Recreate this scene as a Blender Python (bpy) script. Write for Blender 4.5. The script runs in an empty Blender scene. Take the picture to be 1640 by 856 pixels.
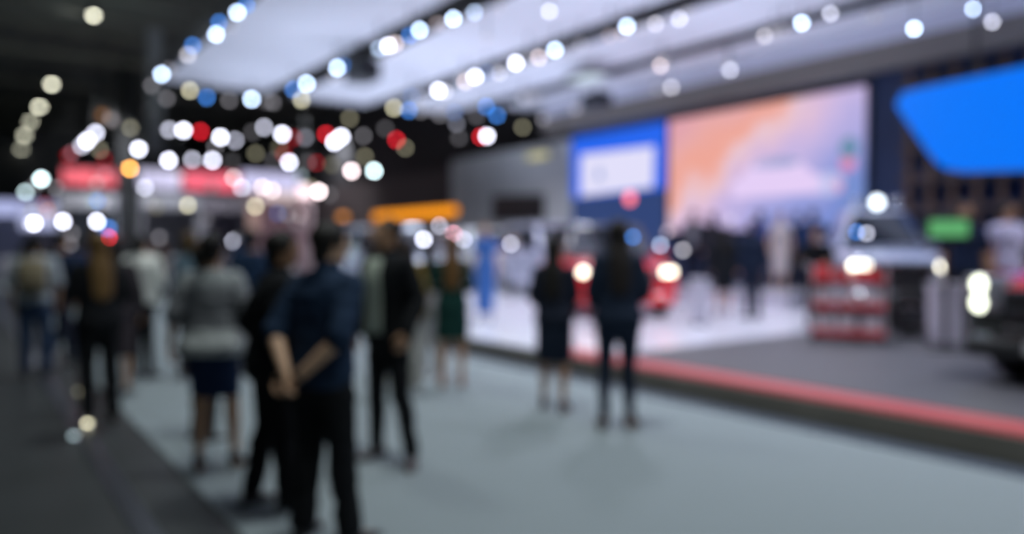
import bpy, bmesh, math, random
from mathutils import Vector, Matrix, noise
random.seed(7)
PI = math.pi
scene = bpy.context.scene
COL = scene.collection
V = Vector

# ---------------------------------------------------------------- camera
F = 1200.0                      # focal length in pixels of the 1640 px wide frame
CAM = V((0, 0, 1.5))
PITCH = -math.atan(31 / F)
TH = math.radians(36.25)        # the hall's long axis is turned this far to the left
cd = bpy.data.cameras.new('camera')
cam = bpy.data.objects.new('camera', cd)
COL.objects.link(cam)
cam.location = CAM
cam.rotation_euler = (PI / 2 + PITCH, 0, 0)
cd.sensor_width = 36
cd.lens = 36 * F / 1640
cd.clip_end = 300
cd.dof.use_dof = True
cd.dof.focus_distance = 0.9
cd.dof.aperture_fstop = (cd.lens / 1000) / 0.0232
scene.camera = cam

# ---------------------------------------------------------------- exposure, world
vs = scene.view_settings
vs.view_transform = 'Standard'; vs.look = 'None'; vs.gamma = 1; vs.exposure = 0.0
vs.use_curve_mapping = False
scene.cycles.use_denoising = True
scene.cycles.max_bounces = 6
scene.cycles.sample_clamp_indirect = 4
w = bpy.data.worlds.new('world'); scene.world = w; w.use_nodes = True
w.node_tree.nodes['Background'].inputs[0].default_value = (0.62, 0.8, 0.9, 1)
w.node_tree.nodes['Background'].inputs[1].default_value = 0.10

# ---------------------------------------------------------------- pixel helpers
R_CAM = cam.rotation_euler.to_matrix()
def ray(px, py):
    d = R_CAM @ V(((px - 820) / F, (428 - py) / F, -1))
    return d / d.y
def at(px, py, D): return CAM + ray(px, py) * D
def ground(px, py, z=0.0):
    r = ray(px, py); return CAM + r * ((z - CAM.z) / r.z)
AX = V((-math.sin(TH), math.cos(TH), 0)); BX = V((math.cos(TH), math.sin(TH), 0))
def hall(b, a, z=0.0): return BX * b + AX * a + V((0, 0, z))
def ab(p): return p.dot(AX), p.dot(BX)
def on_b(px, py, b):
    r = ray(px, py); return CAM + r * (b / r.dot(BX))
def on_a(px, py, a):
    r = ray(px, py); return CAM + r * (a / r.dot(AX))

# ---------------------------------------------------------------- lights (lamps of the hall, and added fills for rafts and roof)
def spot(name, loc, target, power, color, angle=120, blend=1.0, size=0.25):
    l = bpy.data.lights.new(name, 'SPOT'); l.energy = power; l.color = color
    l.spot_size = math.radians(angle); l.spot_blend = blend; l.shadow_soft_size = size
    o = bpy.data.objects.new(name, l); COL.objects.link(o); o.location = loc
    o.rotation_euler = (V(target) - V(loc)).to_track_quat('-Z', 'Y').to_euler()
    return o
AISLE_P, STAGE_P, FILL_P = 1150, 900, 520
for a_ in (-2, 4, 10, 17, 26):
    spot('aisle_light', hall(2.6, a_, 8.6), hall(3.2, a_ + 0.5, 0), AISLE_P, (0.92, 1.0, 0.98), 110, 1, 0.5)
for a_ in (1.5, 7.5, 13.5, 19.0):
    for b_ in (7.6, 12.2):
        k = 1.0 if a_ > 6.4 else 0.8
        spot('stage_light', hall(b_, a_, 5.72), hall(b_, a_, 0), STAGE_P * k, (0.86, 0.88, 1.0), 130, 1, 0.3)
for a_ in (3, 9, 15, 20):
    for b_ in (6.0, 9.3, 12.6):
        spot('raft_fill', hall(b_, a_, 3.2), hall(b_ + 0.2, a_, 6), FILL_P / 4, (0.66, 0.76, 1.0), 168, 0.6, 0.25)  # added unseen fills without fixtures, brighten the raft undersides

for b_, a_, p_ in ((10.5, 23.5, 900), (5.0, 33, 2600), (12.5, 33, 2000), (19, 33, 1500), (8.0, 39.5, 1500), (17.0, 39.5, 1500)):
    spot('hall_light', hall(b_, a_, 7.6 if a_ > 25 else 5.7), hall(b_, a_ + 2.5, 0), p_, (0.92, 0.94, 1.0), 125, 1, 0.4)
spot('roof_fill', hall(3.5, 27, 5.5), hall(3.0, 30, 9.6), 260, (0.85, 0.95, 0.85), 150, 1, 0.4)  # added unseen fill that lifts the dark roof and beams
# ---------------------------------------------------------------- materials
MATS = {}
def mat(name, color, rough=0.6, metal=0.0, emit=None, strength=0.0, coat=0.0, spec=0.5, noise_amt=0.0, noise_scale=20, alpha=None):
    if name in MATS: return MATS[name]
    m = bpy.data.materials.new(name); m.use_nodes = True; nt = m.node_tree
    b = nt.nodes['Principled BSDF']
    b.inputs['Base Color'].default_value = (*color, 1)
    b.inputs['Roughness'].default_value = rough
    b.inputs['Metallic'].default_value = metal
    b.inputs['Coat Weight'].default_value = coat
    b.inputs['Coat Roughness'].default_value = 0.06
    b.inputs['Specular IOR Level'].default_value = spec
    if emit is not None:
        b.inputs['Emission Color'].default_value = (*emit, 1)
        b.inputs['Emission Strength'].default_value = strength
    if noise_amt > 0:
        tc = nt.nodes.new('ShaderNodeTexCoord'); n = nt.nodes.new('ShaderNodeTexNoise'); n.inputs['Scale'].default_value = noise_scale
        n.inputs['Detail'].default_value = 4
        nt.links.new(tc.outputs['Object'], n.inputs['Vector'])
        mx = nt.nodes.new('ShaderNodeMixRGB'); mx.inputs[1].default_value = (*[max(0, c * (1 - noise_amt)) for c in color], 1)
        mx.inputs[2].default_value = (*[min(1, c * (1 + noise_amt)) for c in color], 1)
        nt.links.new(n.outputs['Fac'], mx.inputs[0]); nt.links.new(mx.outputs[0], b.inputs['Base Color'])
        bp = nt.nodes.new('ShaderNodeBump'); bp.inputs['Strength'].default_value = 0.15
        nt.links.new(n.outputs['Fac'], bp.inputs['Height']); nt.links.new(bp.outputs[0], b.inputs['Normal'])
    MATS[name] = m
    return m
def glow(name, color, strength): return mat(name, (0.01, 0.01, 0.01), 0.6, emit=color, strength=strength, spec=0.1)
def cloth(name, color, amt=0.12): return mat(name, color, 0.85, noise_amt=amt, noise_scale=60, spec=0.2)
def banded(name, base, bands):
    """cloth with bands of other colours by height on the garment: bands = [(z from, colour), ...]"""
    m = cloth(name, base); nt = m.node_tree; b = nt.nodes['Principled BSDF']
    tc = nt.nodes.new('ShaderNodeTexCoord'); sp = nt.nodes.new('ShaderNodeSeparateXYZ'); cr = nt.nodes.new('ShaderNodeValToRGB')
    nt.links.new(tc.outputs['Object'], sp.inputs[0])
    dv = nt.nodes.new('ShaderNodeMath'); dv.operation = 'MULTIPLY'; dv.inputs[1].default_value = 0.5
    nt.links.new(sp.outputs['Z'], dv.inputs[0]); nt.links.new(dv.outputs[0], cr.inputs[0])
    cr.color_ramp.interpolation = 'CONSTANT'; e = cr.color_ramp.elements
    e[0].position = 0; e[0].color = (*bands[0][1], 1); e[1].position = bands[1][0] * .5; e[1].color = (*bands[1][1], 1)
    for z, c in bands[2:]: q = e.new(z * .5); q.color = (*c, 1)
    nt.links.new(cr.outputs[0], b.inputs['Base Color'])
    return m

# ---------------------------------------------------------------- mesh helpers
class MB:
    def __init__(s): s.bm = bmesh.new()
    def box(s, x0, x1, y0, y1, z0, z1, bev=0.0, M=None, mi=0):
        r = bmesh.ops.create_cube(s.bm, size=1)
        vs_ = r['verts']
        for v in vs_:
            v.co = V(((x0 + x1) / 2 + v.co.x * (x1 - x0), (y0 + y1) / 2 + v.co.y * (y1 - y0), (z0 + z1) / 2 + v.co.z * (z1 - z0)))
        fs = list({f for v in vs_ for f in v.link_faces})
        for f in fs: f.material_index = mi
        if bev > 0:
            es = list({e for v in vs_ for e in v.link_edges})
            rb = bmesh.ops.bevel(s.bm, geom=es, offset=bev, segments=2, affect='EDGES', profile=0.5)
            vs_ = list({v for f in rb['faces'] for v in f.verts} | {v for v in vs_ if v.is_valid})
        if M is not None:
            for v in vs_: v.co = M @ v.co
        return s
    def ring(s, pts): return [s.bm.verts.new(p) for p in pts]
    def skin(s, rings, cap=True, mi=0):
        n = len(rings[0])
        for i in range(len(rings) - 1):
            for j in range(n):
                try:
                    f = s.bm.faces.new((rings[i][j], rings[i][(j + 1) % n], rings[i + 1][(j + 1) % n], rings[i + 1][j])); f.material_index = mi
                except ValueError: pass
        if cap:
            f = s.bm.faces.new(list(reversed(rings[0]))); f.material_index = mi
            f = s.bm.faces.new(rings[-1]); f.material_index = mi
        return s
    def stack(s, rows, n=20, xf=None, power=2.0):
        """rows (z, rx, ry, cx, cy): elliptical sections stacked upwards"""
        rings = []
        for r in rows:
            z, rx, ry = r[:3]; cx = r[3] if len(r) > 3 else 0; cy = r[4] if len(r) > 4 else 0
            pts = []
            for k in range(n):
                t = 2 * PI * k / n; c, si = math.cos(t), math.sin(t)
                c = math.copysign(abs(c) ** (2 / power), c); si = math.copysign(abs(si) ** (2 / power), si)
                p = V((cx + rx * c, cy + ry * si, z)); pts.append(xf(p) if xf else p)
            rings.append(s.ring(pts))
        return s.skin(rings)
    def tube(s, pts, rad, n=12, flat=1.0, up=None, mi=0, round_ends=True):
        pts = [V(p) for p in pts]
        if not isinstance(rad, (list, tuple)): rad = [rad] * len(pts)
        rad = list(rad)
        if round_ends:
            d0 = (pts[0] - pts[1]).normalized(); d1 = (pts[-1] - pts[-2]).normalized()
            r0, r1 = rad[0], rad[-1]
            pts = [pts[0] + d0 * r0 * 0.95, pts[0] + d0 * r0 * 0.6] + pts + [pts[-1] + d1 * r1 * 0.6, pts[-1] + d1 * r1 * 0.95]
            rad = [r0 * 0.25, r0 * 0.78] + rad + [r1 * 0.78, r1 * 0.25]
        u = V(up) if up is not None else None
        rings = []; prev = None
        for i, p in enumerate(pts):
            t = (pts[min(i + 1, len(pts) - 1)] - pts[max(i - 1, 0)]).normalized()
            if prev is None:
                ref = u if u is not None else (V((0, 1, 0)) if abs(t.y) < 0.9 else V((1, 0, 0)))
                prev = ref
            b = t.cross(prev)
            if b.length < 1e-5: b = t.cross(V((1, 0, 0.1)))
            b.normalize(); nn = b.cross(t).normalized(); prev = nn
            rings.append(s.ring([p + (b * math.cos(2 * PI * k / n) + nn * (math.sin(2 * PI * k / n) * flat)) * rad[i] for k in range(n)]))
        return s.skin(rings, mi=mi)
    def lathe(s, prof, axis='z', n=24, M=None, mi=0):
        rings = []
        for r, h in prof:
            pts = []
            for k in range(n):
                c, si = math.cos(2 * PI * k / n) * r, math.sin(2 * PI * k / n) * r
                p = V((c, si, h)) if axis == 'z' else (V((h, c, si)) if axis == 'x' else V((si, h, c)))
                pts.append(M @ p if M is not None else p)
            rings.append(s.ring(pts))
        return s.skin(rings, mi=mi)
    def torus_lathe(s, prof, axis='x', n=28):
        rings = []
        for k in range(n):
            c, si = math.cos(2 * PI * k / n), math.sin(2 * PI * k / n)
            rings.append(s.ring([V((h, c * r, si * r)) if axis == 'x' else V((si * r, h, c * r)) for r, h in prof]))
        rings.append(rings[0])
        return s.skin(rings, cap=False)
    def prism(s, poly, z0, z1, M=None, mi=0):
        a = s.ring([(M @ V((x, y, z0)) if M is not None else V((x, y, z0))) for x, y in poly]); b = s.ring([(M @ V((x, y, z1)) if M is not None else V((x, y, z1))) for x, y in poly])
        return s.skin([a, b], mi=mi)
    def mesh(s, name, smooth=False):
        bmesh.ops.recalc_face_normals(s.bm, faces=s.bm.faces)
        me = bpy.data.meshes.new(name); s.bm.to_mesh(me); s.bm.free()
        if smooth:
            for p in me.polygons: p.use_smooth = True
        return me
    def build(s, name, m, parent=None, loc=None, rotz=0, smooth=False):
        me = s.mesh(name, smooth)
        return put(name, me, m, parent, loc, rotz)
def put(name, me, m, parent=None, loc=None, rotz=0):
    for x in (m if isinstance(m, (list, tuple)) else [m]): me.materials.append(x)
    o = bpy.data.objects.new(name, me); COL.objects.link(o)
    if parent is not None: o.parent = parent
    if loc is not None: o.location = loc
    if rotz: o.rotation_euler.z = rotz
    return o
def tag(o, label=None, cat=None, group=None, kind=None):
    if label: o['label'] = label
    if cat: o['category'] = cat
    if group: o['group'] = group
    if kind: o['kind'] = kind
    return o
def empty(name, loc=(0, 0, 0), rotz=0, label=None, cat=None, group=None):
    o = bpy.data.objects.new(name, None); COL.objects.link(o); o.location = loc; o.rotation_euler.z = rotz
    return tag(o, label, cat, group)
def wires(pairs, r, m, parent):
    for p0, p1 in pairs: MB().tube([p0, p1], r, n=5, round_ends=False).build('hanging_wire', m, parent)
def structure(o): o['kind'] = 'structure'; return o
WORK = bpy.data.scenes.new('workshop')      # a separate empty scene keeps each evaluation cheap
def evaluate(me, mods):
    """apply modifiers given as (type, {settings}) to a mesh and return the new mesh"""
    o = bpy.data.objects.new('tmp', me); WORK.collection.objects.link(o); cutters = []
    for t, st in mods:
        md = o.modifiers.new(t, t)
        for k, v in st.items():
            if k == 'object': WORK.collection.objects.link(v); cutters.append(v)
            setattr(md, k, v)
    vl_ = WORK.view_layers[0]; vl_.update(); dg = vl_.depsgraph
    out = bpy.data.meshes.new_from_object(o.evaluated_get(dg), depsgraph=dg)
    bpy.data.objects.remove(o)
    for c in cutters: WORK.collection.objects.unlink(c)
    for p in out.polygons: p.use_smooth = True
    return out
def fuse(mb, voxel, smooth=3, wrinkle=0.0, seed=0.0):
    me = mb.mesh('fused')
    out = evaluate(me, [('REMESH', dict(mode='VOXEL', voxel_size=voxel, use_smooth_shade=True)), ('SMOOTH', dict(factor=0.5, iterations=smooth))])
    if wrinkle > 0:
        nn = [V(v.normal) for v in out.vertices]
        for v, nv_ in zip(out.vertices, nn):
            c = v.co.copy()
            v.co = c + nv_ * (noise.noise(V((c.x * 9 + seed, c.y * 9, c.z * 14))) + 0.5 * noise.noise(V((c.x * 20, c.y * 20 + seed, c.z * 30)))) * wrinkle
    return out

# ================================================================ THE HALL
def hbox(name, b0, b1, a0, a1, z0, z1, m, bev=0.0, parent=None):
    return MB().box(b0, b1, a0, a1, z0, z1, bev).build(name, m, parent, rotz=TH if parent is None else 0)
FAR_A = 62.0; CEIL = 9.6
m_floor = mat('dark hall floor', (0.030, 0.034, 0.036), 0.45, noise_amt=0.15, noise_scale=3)
m_carpet = mat('grey aisle carpet', (0.215, 0.25, 0.265), 0.9, noise_amt=0.05, noise_scale=40, spec=0.2)
m_black = mat('black paint', (0.012, 0.014, 0.016), 0.5)
m_darkgrey = mat('dark grey paint', (0.05, 0.05, 0.055), 0.6)
structure(hbox('floor', -14, 40, -8, FAR_A, -0.2, 0.0, m_floor))
structure(hbox('floor_aisle_carpet', 1.15, 5.5, -6, 44, 0.0, 0.012, m_carpet))
m_trim = mat('blue grey edge trim', (0.07, 0.085, 0.115), 0.4)
structure(hbox('trim_1', 5.5, 5.75, -6, 24, 0.0, 0.02, m_trim))
structure(hbox('trim_2', 0.70, 0.82, -4, 30, 0.0, 0.012, mat('metal floor strip', (0.16, 0.17, 0.2), 0.3, 0.8)))
# ceiling and roof beams of the dark hall
m_ceil = mat('dark ceiling', (0.05, 0.058, 0.054), 0.8, noise_amt=0.3, noise_scale=0.8)
structure(hbox('ceiling', -14, 40, -8, FAR_A, CEIL, CEIL + 0.2, m_ceil))
m_beam = mat('roof beam', (0.12, 0.12, 0.10), 0.7, noise_amt=0.2, noise_scale=2)
n = 3
for a_ in (20, 26, 32, 38, 44, 50, 56):
    mb = MB()
    mb.box(-13, 39, a_ - 0.12, a_ + 0.12, CEIL - 0.12, CEIL)
    mb.box(-13, 39, a_ - 0.12, a_ + 0.12, CEIL - 1.1, CEIL - 0.98)
    for k in range(-9, 27):
        x = k * 1.45
        mb.tube([(x, a_, CEIL - 1.02), (x + 0.72, a_, CEIL - 0.08)], 0.035, n=6)
        mb.tube([(x + 1.45, a_, CEIL - 1.02), (x + 0.72, a_, CEIL - 0.08)], 0.035, n=6)
    structure(mb.build('trim_%d' % n, m_beam, rotz=TH)); n += 1
structure(hbox('wall_back', -14, 40, FAR_A, FAR_A + 0.2, 0, CEIL, mat('dark back wall', (0.09, 0.095, 0.11), 0.7, noise_amt=0.3, noise_scale=0.6)))
structure(hbox('wall_right', 17.4, 17.6, -8, FAR_A, 0, CEIL, mat('dark right wall', (0.03, 0.03, 0.034), 0.7)))

# ---------------------------------------------------------------- display stage
ST = 0.24
BW = 15.4
m_white_floor = mat('glossy white stage floor', (0.72, 0.72, 0.80), 0.22, spec=0.5, noise_amt=0.03, noise_scale=2)
m_grey_floor = mat('charcoal stage carpet', (0.075, 0.075, 0.085), 0.55, noise_amt=0.12, noise_scale=8)
m_kerb = mat('bronze stage kerb', (0.13, 0.12, 0.10), 0.45, 0.2, noise_amt=0.5, noise_scale=1.2)
t = empty('display_stage', hall(5.75, 6.4, 0), TH, 'low display stage with glossy white floor, cars parked on it', 'stage')
mb = MB().box(0.45, BW - 5.78, 0.0, 17.5, 0.0, ST); mb.build('white_floor_deck', m_white_floor, t)
mb = MB().box(0.45, BW - 5.78, -12, 0.0, 0.0, ST); mb.build('charcoal_floor_deck', m_grey_floor, t)
mb = MB().box(0, 0.45, -12, 17.5, 0.0, ST - 0.03); mb.build('kerb', m_kerb, t)
mb = MB().box(0.05, 0.40, -12, 0.9, ST - 0.03, ST + 0.004)
mb.build('red_light_strip', mat('red strip', (0.30, 0.06, 0.065), 0.5, emit=(1.0, 0.17, 0.19), strength=0.17), t)
mb = MB().box(0.0, 0.45, 0.9, 17.5, ST - 0.03, ST + 0.004)
mb.build('white_edge_strip', m_white_floor, t)

# ---------------------------------------------------------------- suspended white rafts
m_raft = mat('white stretched fabric', (0.80, 0.81, 0.86), 0.7, noise_amt=0.02, noise_scale=1)
RZ = 6.0
rafts = [(4.35, 7.15, 21.9, 'white suspended ceiling raft above the aisle, the one farthest left'),
         (7.95, 10.35, 22.0, 'white suspended ceiling raft between the two longest rows of lights'),
         (11.1, 13.1, 21.6, 'white suspended ceiling raft hanging over the middle of the stage'),
         (13.75, 15.0, 19.5, 'narrow white ceiling raft beside the brown fascia')]
for b0, b1, a1, lab in rafts:
    t = empty('ceiling_raft', hall((b0 + b1) / 2, 8, RZ), TH, lab, 'ceiling raft', 'white ceiling rafts over the stage')
    h = (b1 - b0) / 2
    mb = MB().box(-h, h, -12, a1 - 8, 0, 0.06)
    mb.build('fabric_panel', m_raft, t)
    mb = MB()
    mb.box(-h - 0.05, -h, -12, a1 - 8, -0.02, 0.16); mb.box(h, h + 0.05, -12, a1 - 8, -0.02, 0.16)
    mb.box(-h, h, a1 - 8, a1 - 7.95, -0.02, 0.16); mb.box(-h, h, -12.05, -12, -0.02, 0.16)
    mb.build('frame', m_darkgrey, t)
    wires([((sx * h * 0.8, q * 5.0 + 1, 0.06), (sx * h * 0.8, q * 5.0 + 1, CEIL - RZ)) for q in range(-2, 3) for sx in (-1, 1)], 0.012, m_darkgrey, t)
# lighting rails in the gaps
rail_b = [(4.15, 21.9, 'above the aisle at the left edge of the rafts'), (7.55, 22.0, 'in the gap beside the second raft'),
          (10.75, 21.6, 'in the gap over the middle of the stage'), (13.4, 20, 'in the gap before the narrow raft')]
for b_, a1, lab in rail_b:
    t = empty('lighting_truss', hall(b_, 8, 5.98), TH, 'black lighting truss ' + lab, 'lighting truss', 'black lighting trusses between the rafts')
    mb = MB()
    for sx, sz in ((-0.13, 0), (0.13, 0), (0, 0.24)):
        mb.tube([(sx, -12, sz), (sx, a1 - 8, sz)], 0.025, n=6)
    k = -12.0
    while k < a1 - 8.4:
        mb.tube([(-0.13, k, 0), (0, k + 0.3, 0.24)], 0.012, n=5); mb.tube([(0.13, k, 0), (0, k + 0.3, 0.24)], 0.012, n=5)
        mb.tube([(-0.13, k, 0), (0.13, k + 0.5, 0)], 0.012, n=5)
        k += 0.6
    mb.build('chords', m_black, t)
    wires([((0, k, 0.24), (0, k, CEIL - 5.98)) for k in (-9, 0, 9)], 0.015, m_black, t)
# black moving head boxes on the second truss, vent box
def track_box(px, py, z, w_, h_, label, top=5.97):
    p = ground(px, py, z)
    t = empty('projector', p, TH, label, 'projector')
    MB().box(-w_ / 2, w_ / 2, -w_ * 0.7, w_ * 0.7, -h_, 0, 0.02).build('body', m_black, t)
    MB().lathe([(0.09, -0.02), (0.11, 0.0), (0.10, 0.06), (0.07, 0.08)], axis='y', n=16, M=Matrix.Translation((0, -w_ * 0.7 - 0.06, -h_ / 2))).build('lens', mat('dark lens', (0.02, 0.02, 0.03), 0.1), t)
    MB().box(-0.04, 0.04, -0.04, 0.04, 0, top - z, 0).build('bracket', m_black, t)
track_box(580, 100, 5.6, 0.55, 0.42, 'black projector hanging in the first row of lights')
track_box(955, 150, 5.5, 0.5, 0.35, 'black projector hanging beneath the pale panel', 5.64)
track_box(1210, 160, 5.3, 0.5, 0.3, 'small black projector hanging above the pink screen')
p = ground(940, 126, 5.66)
t = empty('air_outlet', p, TH, 'pale glowing ceiling panel hanging above the black projector', 'ceiling panel')
MB().box(-0.32, 0.32, -0.5, 0.5, 0.0, 0.1, 0.01).build('housing', m_darkgrey, t)
MB().box(-0.29, 0.29, -0.46, 0.46, -0.015, 0.0).build('diffuser', glow('pale panel glow', (0.75, 0.9, 1.0), 0.8), t)

# ---------------------------------------------------------------- stage back wall and screens (plane b = 15.4)
def wall_pts(pxs, b):
    out = []
    for px, py in pxs:
        p = on_b(px, py, b); a_, _ = ab(p); out.append((a_, p.z))
    return out
def wall_poly(name, poly_px, b, thick, m, parent=None, poly=None):
    """polygon given in (along, up) of the plane b; thickness towards the stage"""
    pl = poly or wall_pts(poly_px, b)
    mb = MB()
    A = mb.ring([V((b, a_, z)) for a_, z in pl]); B = mb.ring([V((b - thick, a_, z)) for a_, z in pl]); mb.skin([A, B])
    return mb.build(name, m, parent, rotz=TH if parent is None else 0)
def root_at(name, label, cat, group=None):
    return empty(name, (0, 0, 0), TH, label, cat, group)
aL = ab(on_b(1072, 300, BW))[0]; aR = ab(on_b(1392, 300, BW))[0]; aB = ab(on_b(918, 300, BW))[0]; aG = ab(on_b(722, 300, BW))[0]
# backing walls
structure(MB().box(BW + 0.02, BW + 0.3, -4, aL, ST, 6.6).build('wall_stage_back', mat('navy stage wall', (0.010, 0.024, 0.075), 0.6), rotz=TH))
structure(MB().box(BW + 0.02, BW + 0.3, aL, aB, ST, 5.6).build('wall_stage_blue', mat('blue grey stage wall', (0.03, 0.05, 0.12), 0.6), rotz=TH))
structure(MB().box(BW + 0.02, BW + 0.3, aB, aG, ST, 4.9).build('wall_stage_grey', mat('grey stage wall', (0.42, 0.42, 0.42), 0.8, noise_amt=0.1, noise_scale=1), rotz=TH))
structure(MB().box(BW + 0.02, BW + 0.3, aG, aG + 14, 0, 4.6).build('wall_stage_dark', mat('dark brown stage wall', (0.05, 0.038, 0.038), 0.7), rotz=TH))
# brown fascia above the screens
structure(MB().box(14.95, 15.2, -4, aB + 1, 5.62, 6.5).build('trim_23', mat('pale fascia', (0.55, 0.55, 0.64), 0.7, noise_amt=0.1, noise_scale=1), rotz=TH))
structure(MB().box(14.97, 15.2, -4, aB + 1, 5.1, 5.62).build('trim_22', mat('brown grey fascia', (0.17, 0.15, 0.135), 0.7, noise_amt=0.1, noise_scale=1), rotz=TH))

def screen_mat(name, kind):
    m = bpy.data.materials.new(name); m.use_nodes = True; nt = m.node_tree
    b = nt.nodes['Principled BSDF']; b.inputs['Base Color'].default_value = (0.01, 0.01, 0.01, 1); b.inputs['Roughness'].default_value = 0.6; b.inputs['Specular IOR Level'].default_value = 0.1
    tc = nt.nodes.new('ShaderNodeTexCoord'); sp = nt.nodes.new('ShaderNodeSeparateXYZ'); nt.links.new(tc.outputs['Object'], sp.inputs[0])
    nz = nt.nodes.new('ShaderNodeTexNoise'); nz.inputs['Scale'].default_value = 0.8; nz.inputs['Detail'].default_value = 4
    nt.links.new(tc.outputs['Object'], nz.inputs['Vector'])
    # diagonal field:  along-axis y (a), up z
    m1 = nt.nodes.new('ShaderNodeMath'); m1.operation = 'MULTIPLY_ADD'; m1.inputs[1].default_value = KD
    m2 = nt.nodes.new('ShaderNodeMath'); m2.operation = 'MULTIPLY_ADD'; m2.inputs[1].default_value = 1.0
    nt.links.new(sp.outputs['Y'], m1.inputs[0]); nt.links.new(sp.outputs['Z'], m1.inputs[2])
    nt.links.new(m1.outputs[0], m2.inputs[0]); 
    mm = nt.nodes.new('ShaderNodeMath'); mm.operation = 'MULTIPLY'; mm.inputs[1].default_value = 2.6
    nt.links.new(nz.outputs['Fac'], mm.inputs[0]); nt.links.new(mm.outputs[0], m2.inputs[2])
    mr = nt.nodes.new('ShaderNodeMapRange'); mr.inputs['From Min'].default_value = SCR[0]; mr.inputs['From Max'].default_value = SCR[1]
    nt.links.new(m2.outputs[0], mr.inputs['Value'])
    cr = nt.nodes.new('ShaderNodeValToRGB'); e = cr.color_ramp.elements
    stops = [(0.0, (0.17, 0.25, 0.62)), (0.20, (0.34, 0.36, 0.72)), (0.38, (0.56, 0.46, 0.76)), (0.50, (0.70, 0.50, 0.70)), (0.57, (0.82, 0.56, 0.62)), (0.64, (0.86, 0.38, 0.30)), (0.80, (0.80, 0.40, 0.40)), (1.0, (0.74, 0.36, 0.42))]
    e[0].position, e[0].color = stops[0][0], (*stops[0][1], 1); e[1].position, e[1].color = stops[-1][0], (*stops[-1][1], 1)
    for p_, c_ in stops[1:-1]:
        q = e.new(p_); q.color = (*c_, 1)
    nt.links.new(mr.outputs[0], cr.inputs[0])
    nt.links.new(cr.outputs[0], b.inputs['Emission Color']); b.inputs['Emission Strength'].default_value = 1.0
    return m
zTop = on_b(1072, 192, BW).z
# diagonal value (0.62*a + z): high at upper left (far), low at lower right (near)
q1, q2 = on_b(1300, 150, BW), on_b(1088, 338, BW)
KD = (q1.z - q2.z) / (ab(q2)[0] - ab(q1)[0]); VB = KD * ab(q1)[0] + q1.z + 1.3
SCR = (VB - 0.56 * 5.6, VB + 0.44 * 5.6)
t = root_at('led_screen', 'large screen glowing pink and lavender behind the stage', 'screen')
wall_poly('panel', None, BW, 0.06, screen_mat('pink lavender picture', 0), t, poly=[(aL, 1.9), (aL, zTop), (aR, zTop), (aR, 1.9)])
mb = MB()
for z in (1.9, zTop): mb.box(BW - 0.09, BW, aR - 0.05, aL + 0.05, z - 0.04, z + 0.04)
for a_ in (aL, aR): mb.box(BW - 0.09, BW, a_ - 0.04, a_ + 0.04, 1.9, zTop)
mb.build('frame', m_black, t)
# pale shapes shown on the screen: a car picture low in the middle, red marks
def disc_poly(cx, cz, rx, rz, n=20): return [(cx + rx * math.cos(2 * PI * k / n), cz + rz * math.sin(2 * PI * k / n)) for k in range(n)]
def screen_shape(name, px, py, w_, h_, col, s, kind='ell'):
    a_, z = wall_pts([(px, py)], BW)[0]
    if kind == 'car':
        P = [(-1, 0), (-1, .45), (-.75, .6), (-.5, 1), (.5, 1), (.75, .6), (1, .45), (1, 0)]
        poly = [(a_ + x * w_ / 2, z + (y - .5) * h_) for x, y in P]
    else: poly = disc_poly(a_, z, w_ / 2, h_ / 2)
    wall_poly(name, None, BW - 0.06, 0.004, glow(name + ' glow' + str(px), col, s), t, poly=poly)
screen_shape('pictured_car', 1243, 285, 2.4, 0.85, (0.78, 0.62, 0.92), 1.0, 'car')
screen_shape('pictured_windscreen', 1245, 262, 1.3, 0.22, (0.25, 0.4, 0.75), 0.7)
screen_shape('pictured_red_mark', 1360, 262, 0.34, 0.34, (0.8, 0.28, 0.5), 0.9)
screen_shape('pictured_pink_mark', 1344, 298, 0.3, 0.3, (0.85, 0.36, 0.6), 0.9)
screen_shape('pictured_teal_mark', 1362, 238, 0.4, 0.5, (0.15, 0.3, 0.45), 0.9)
screen_shape('pictured_pale_mark', 1330, 295, 0.7, 0.5, (0.6, 0.62, 0.95), 0.9)
screen_shape('pictured_blue_mark', 1368, 312, 0.55, 0.8, (0.2, 0.3, 0.68), 0.9)
# blue board with white panel
t = root_at('led_screen', 'blue lit board with a white panel, left of the pink screen', 'screen')
wall_poly('panel', None, BW, 0.06, glow('blue board glow', (0.015, 0.13, 0.85), 1.0), t, poly=[(aB, wall_pts([(918, 318)], BW)[0][1]), (aB, zTop - 0.05), (aL + 0.06, zTop - 0.05), (aL + 0.06, wall_pts([(1068, 302)], BW)[0][1])])
wp = wall_pts([(930, 315), (931, 248), (1048, 234), (1046, 300)], BW - 0.06)
wall_poly('white_panel', None, BW - 0.06, 0.01, glow('white panel glow', (0.80, 0.78, 1.0), 0.95), t, poly=wp)
wp = wall_pts([(954, 287), (960, 266), (966, 287)], BW - 0.07)
wall_poly('emblem', None, BW - 0.07, 0.01, glow('blue emblem glow', (0.2, 0.32, 0.75), 0.8), t, poly=wp)
t = root_at('led_screen', 'dim blue lower screen beneath the blue board', 'screen')
wall_poly('panel', None, BW, 0.05, glow('dim blue glow', (0.05, 0.10, 0.32), 0.55), t, poly=[(aB, 1.5), (aB, wall_pts([(918, 320)], BW)[0][1]), (aL + 0.06, wall_pts([(1068, 304)], BW)[0][1]), (aL + 0.06, 1.5)])
wall_poly('red_disc', None, BW - 0.05, 0.01, glow('red dot', (1.0, 0.18, 0.2), 2.6), t, poly=disc_poly(*wall_pts([(1011, 318)], BW)[0], 0.16, 0.16))  # glowing red disc on the lower blue screen
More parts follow.
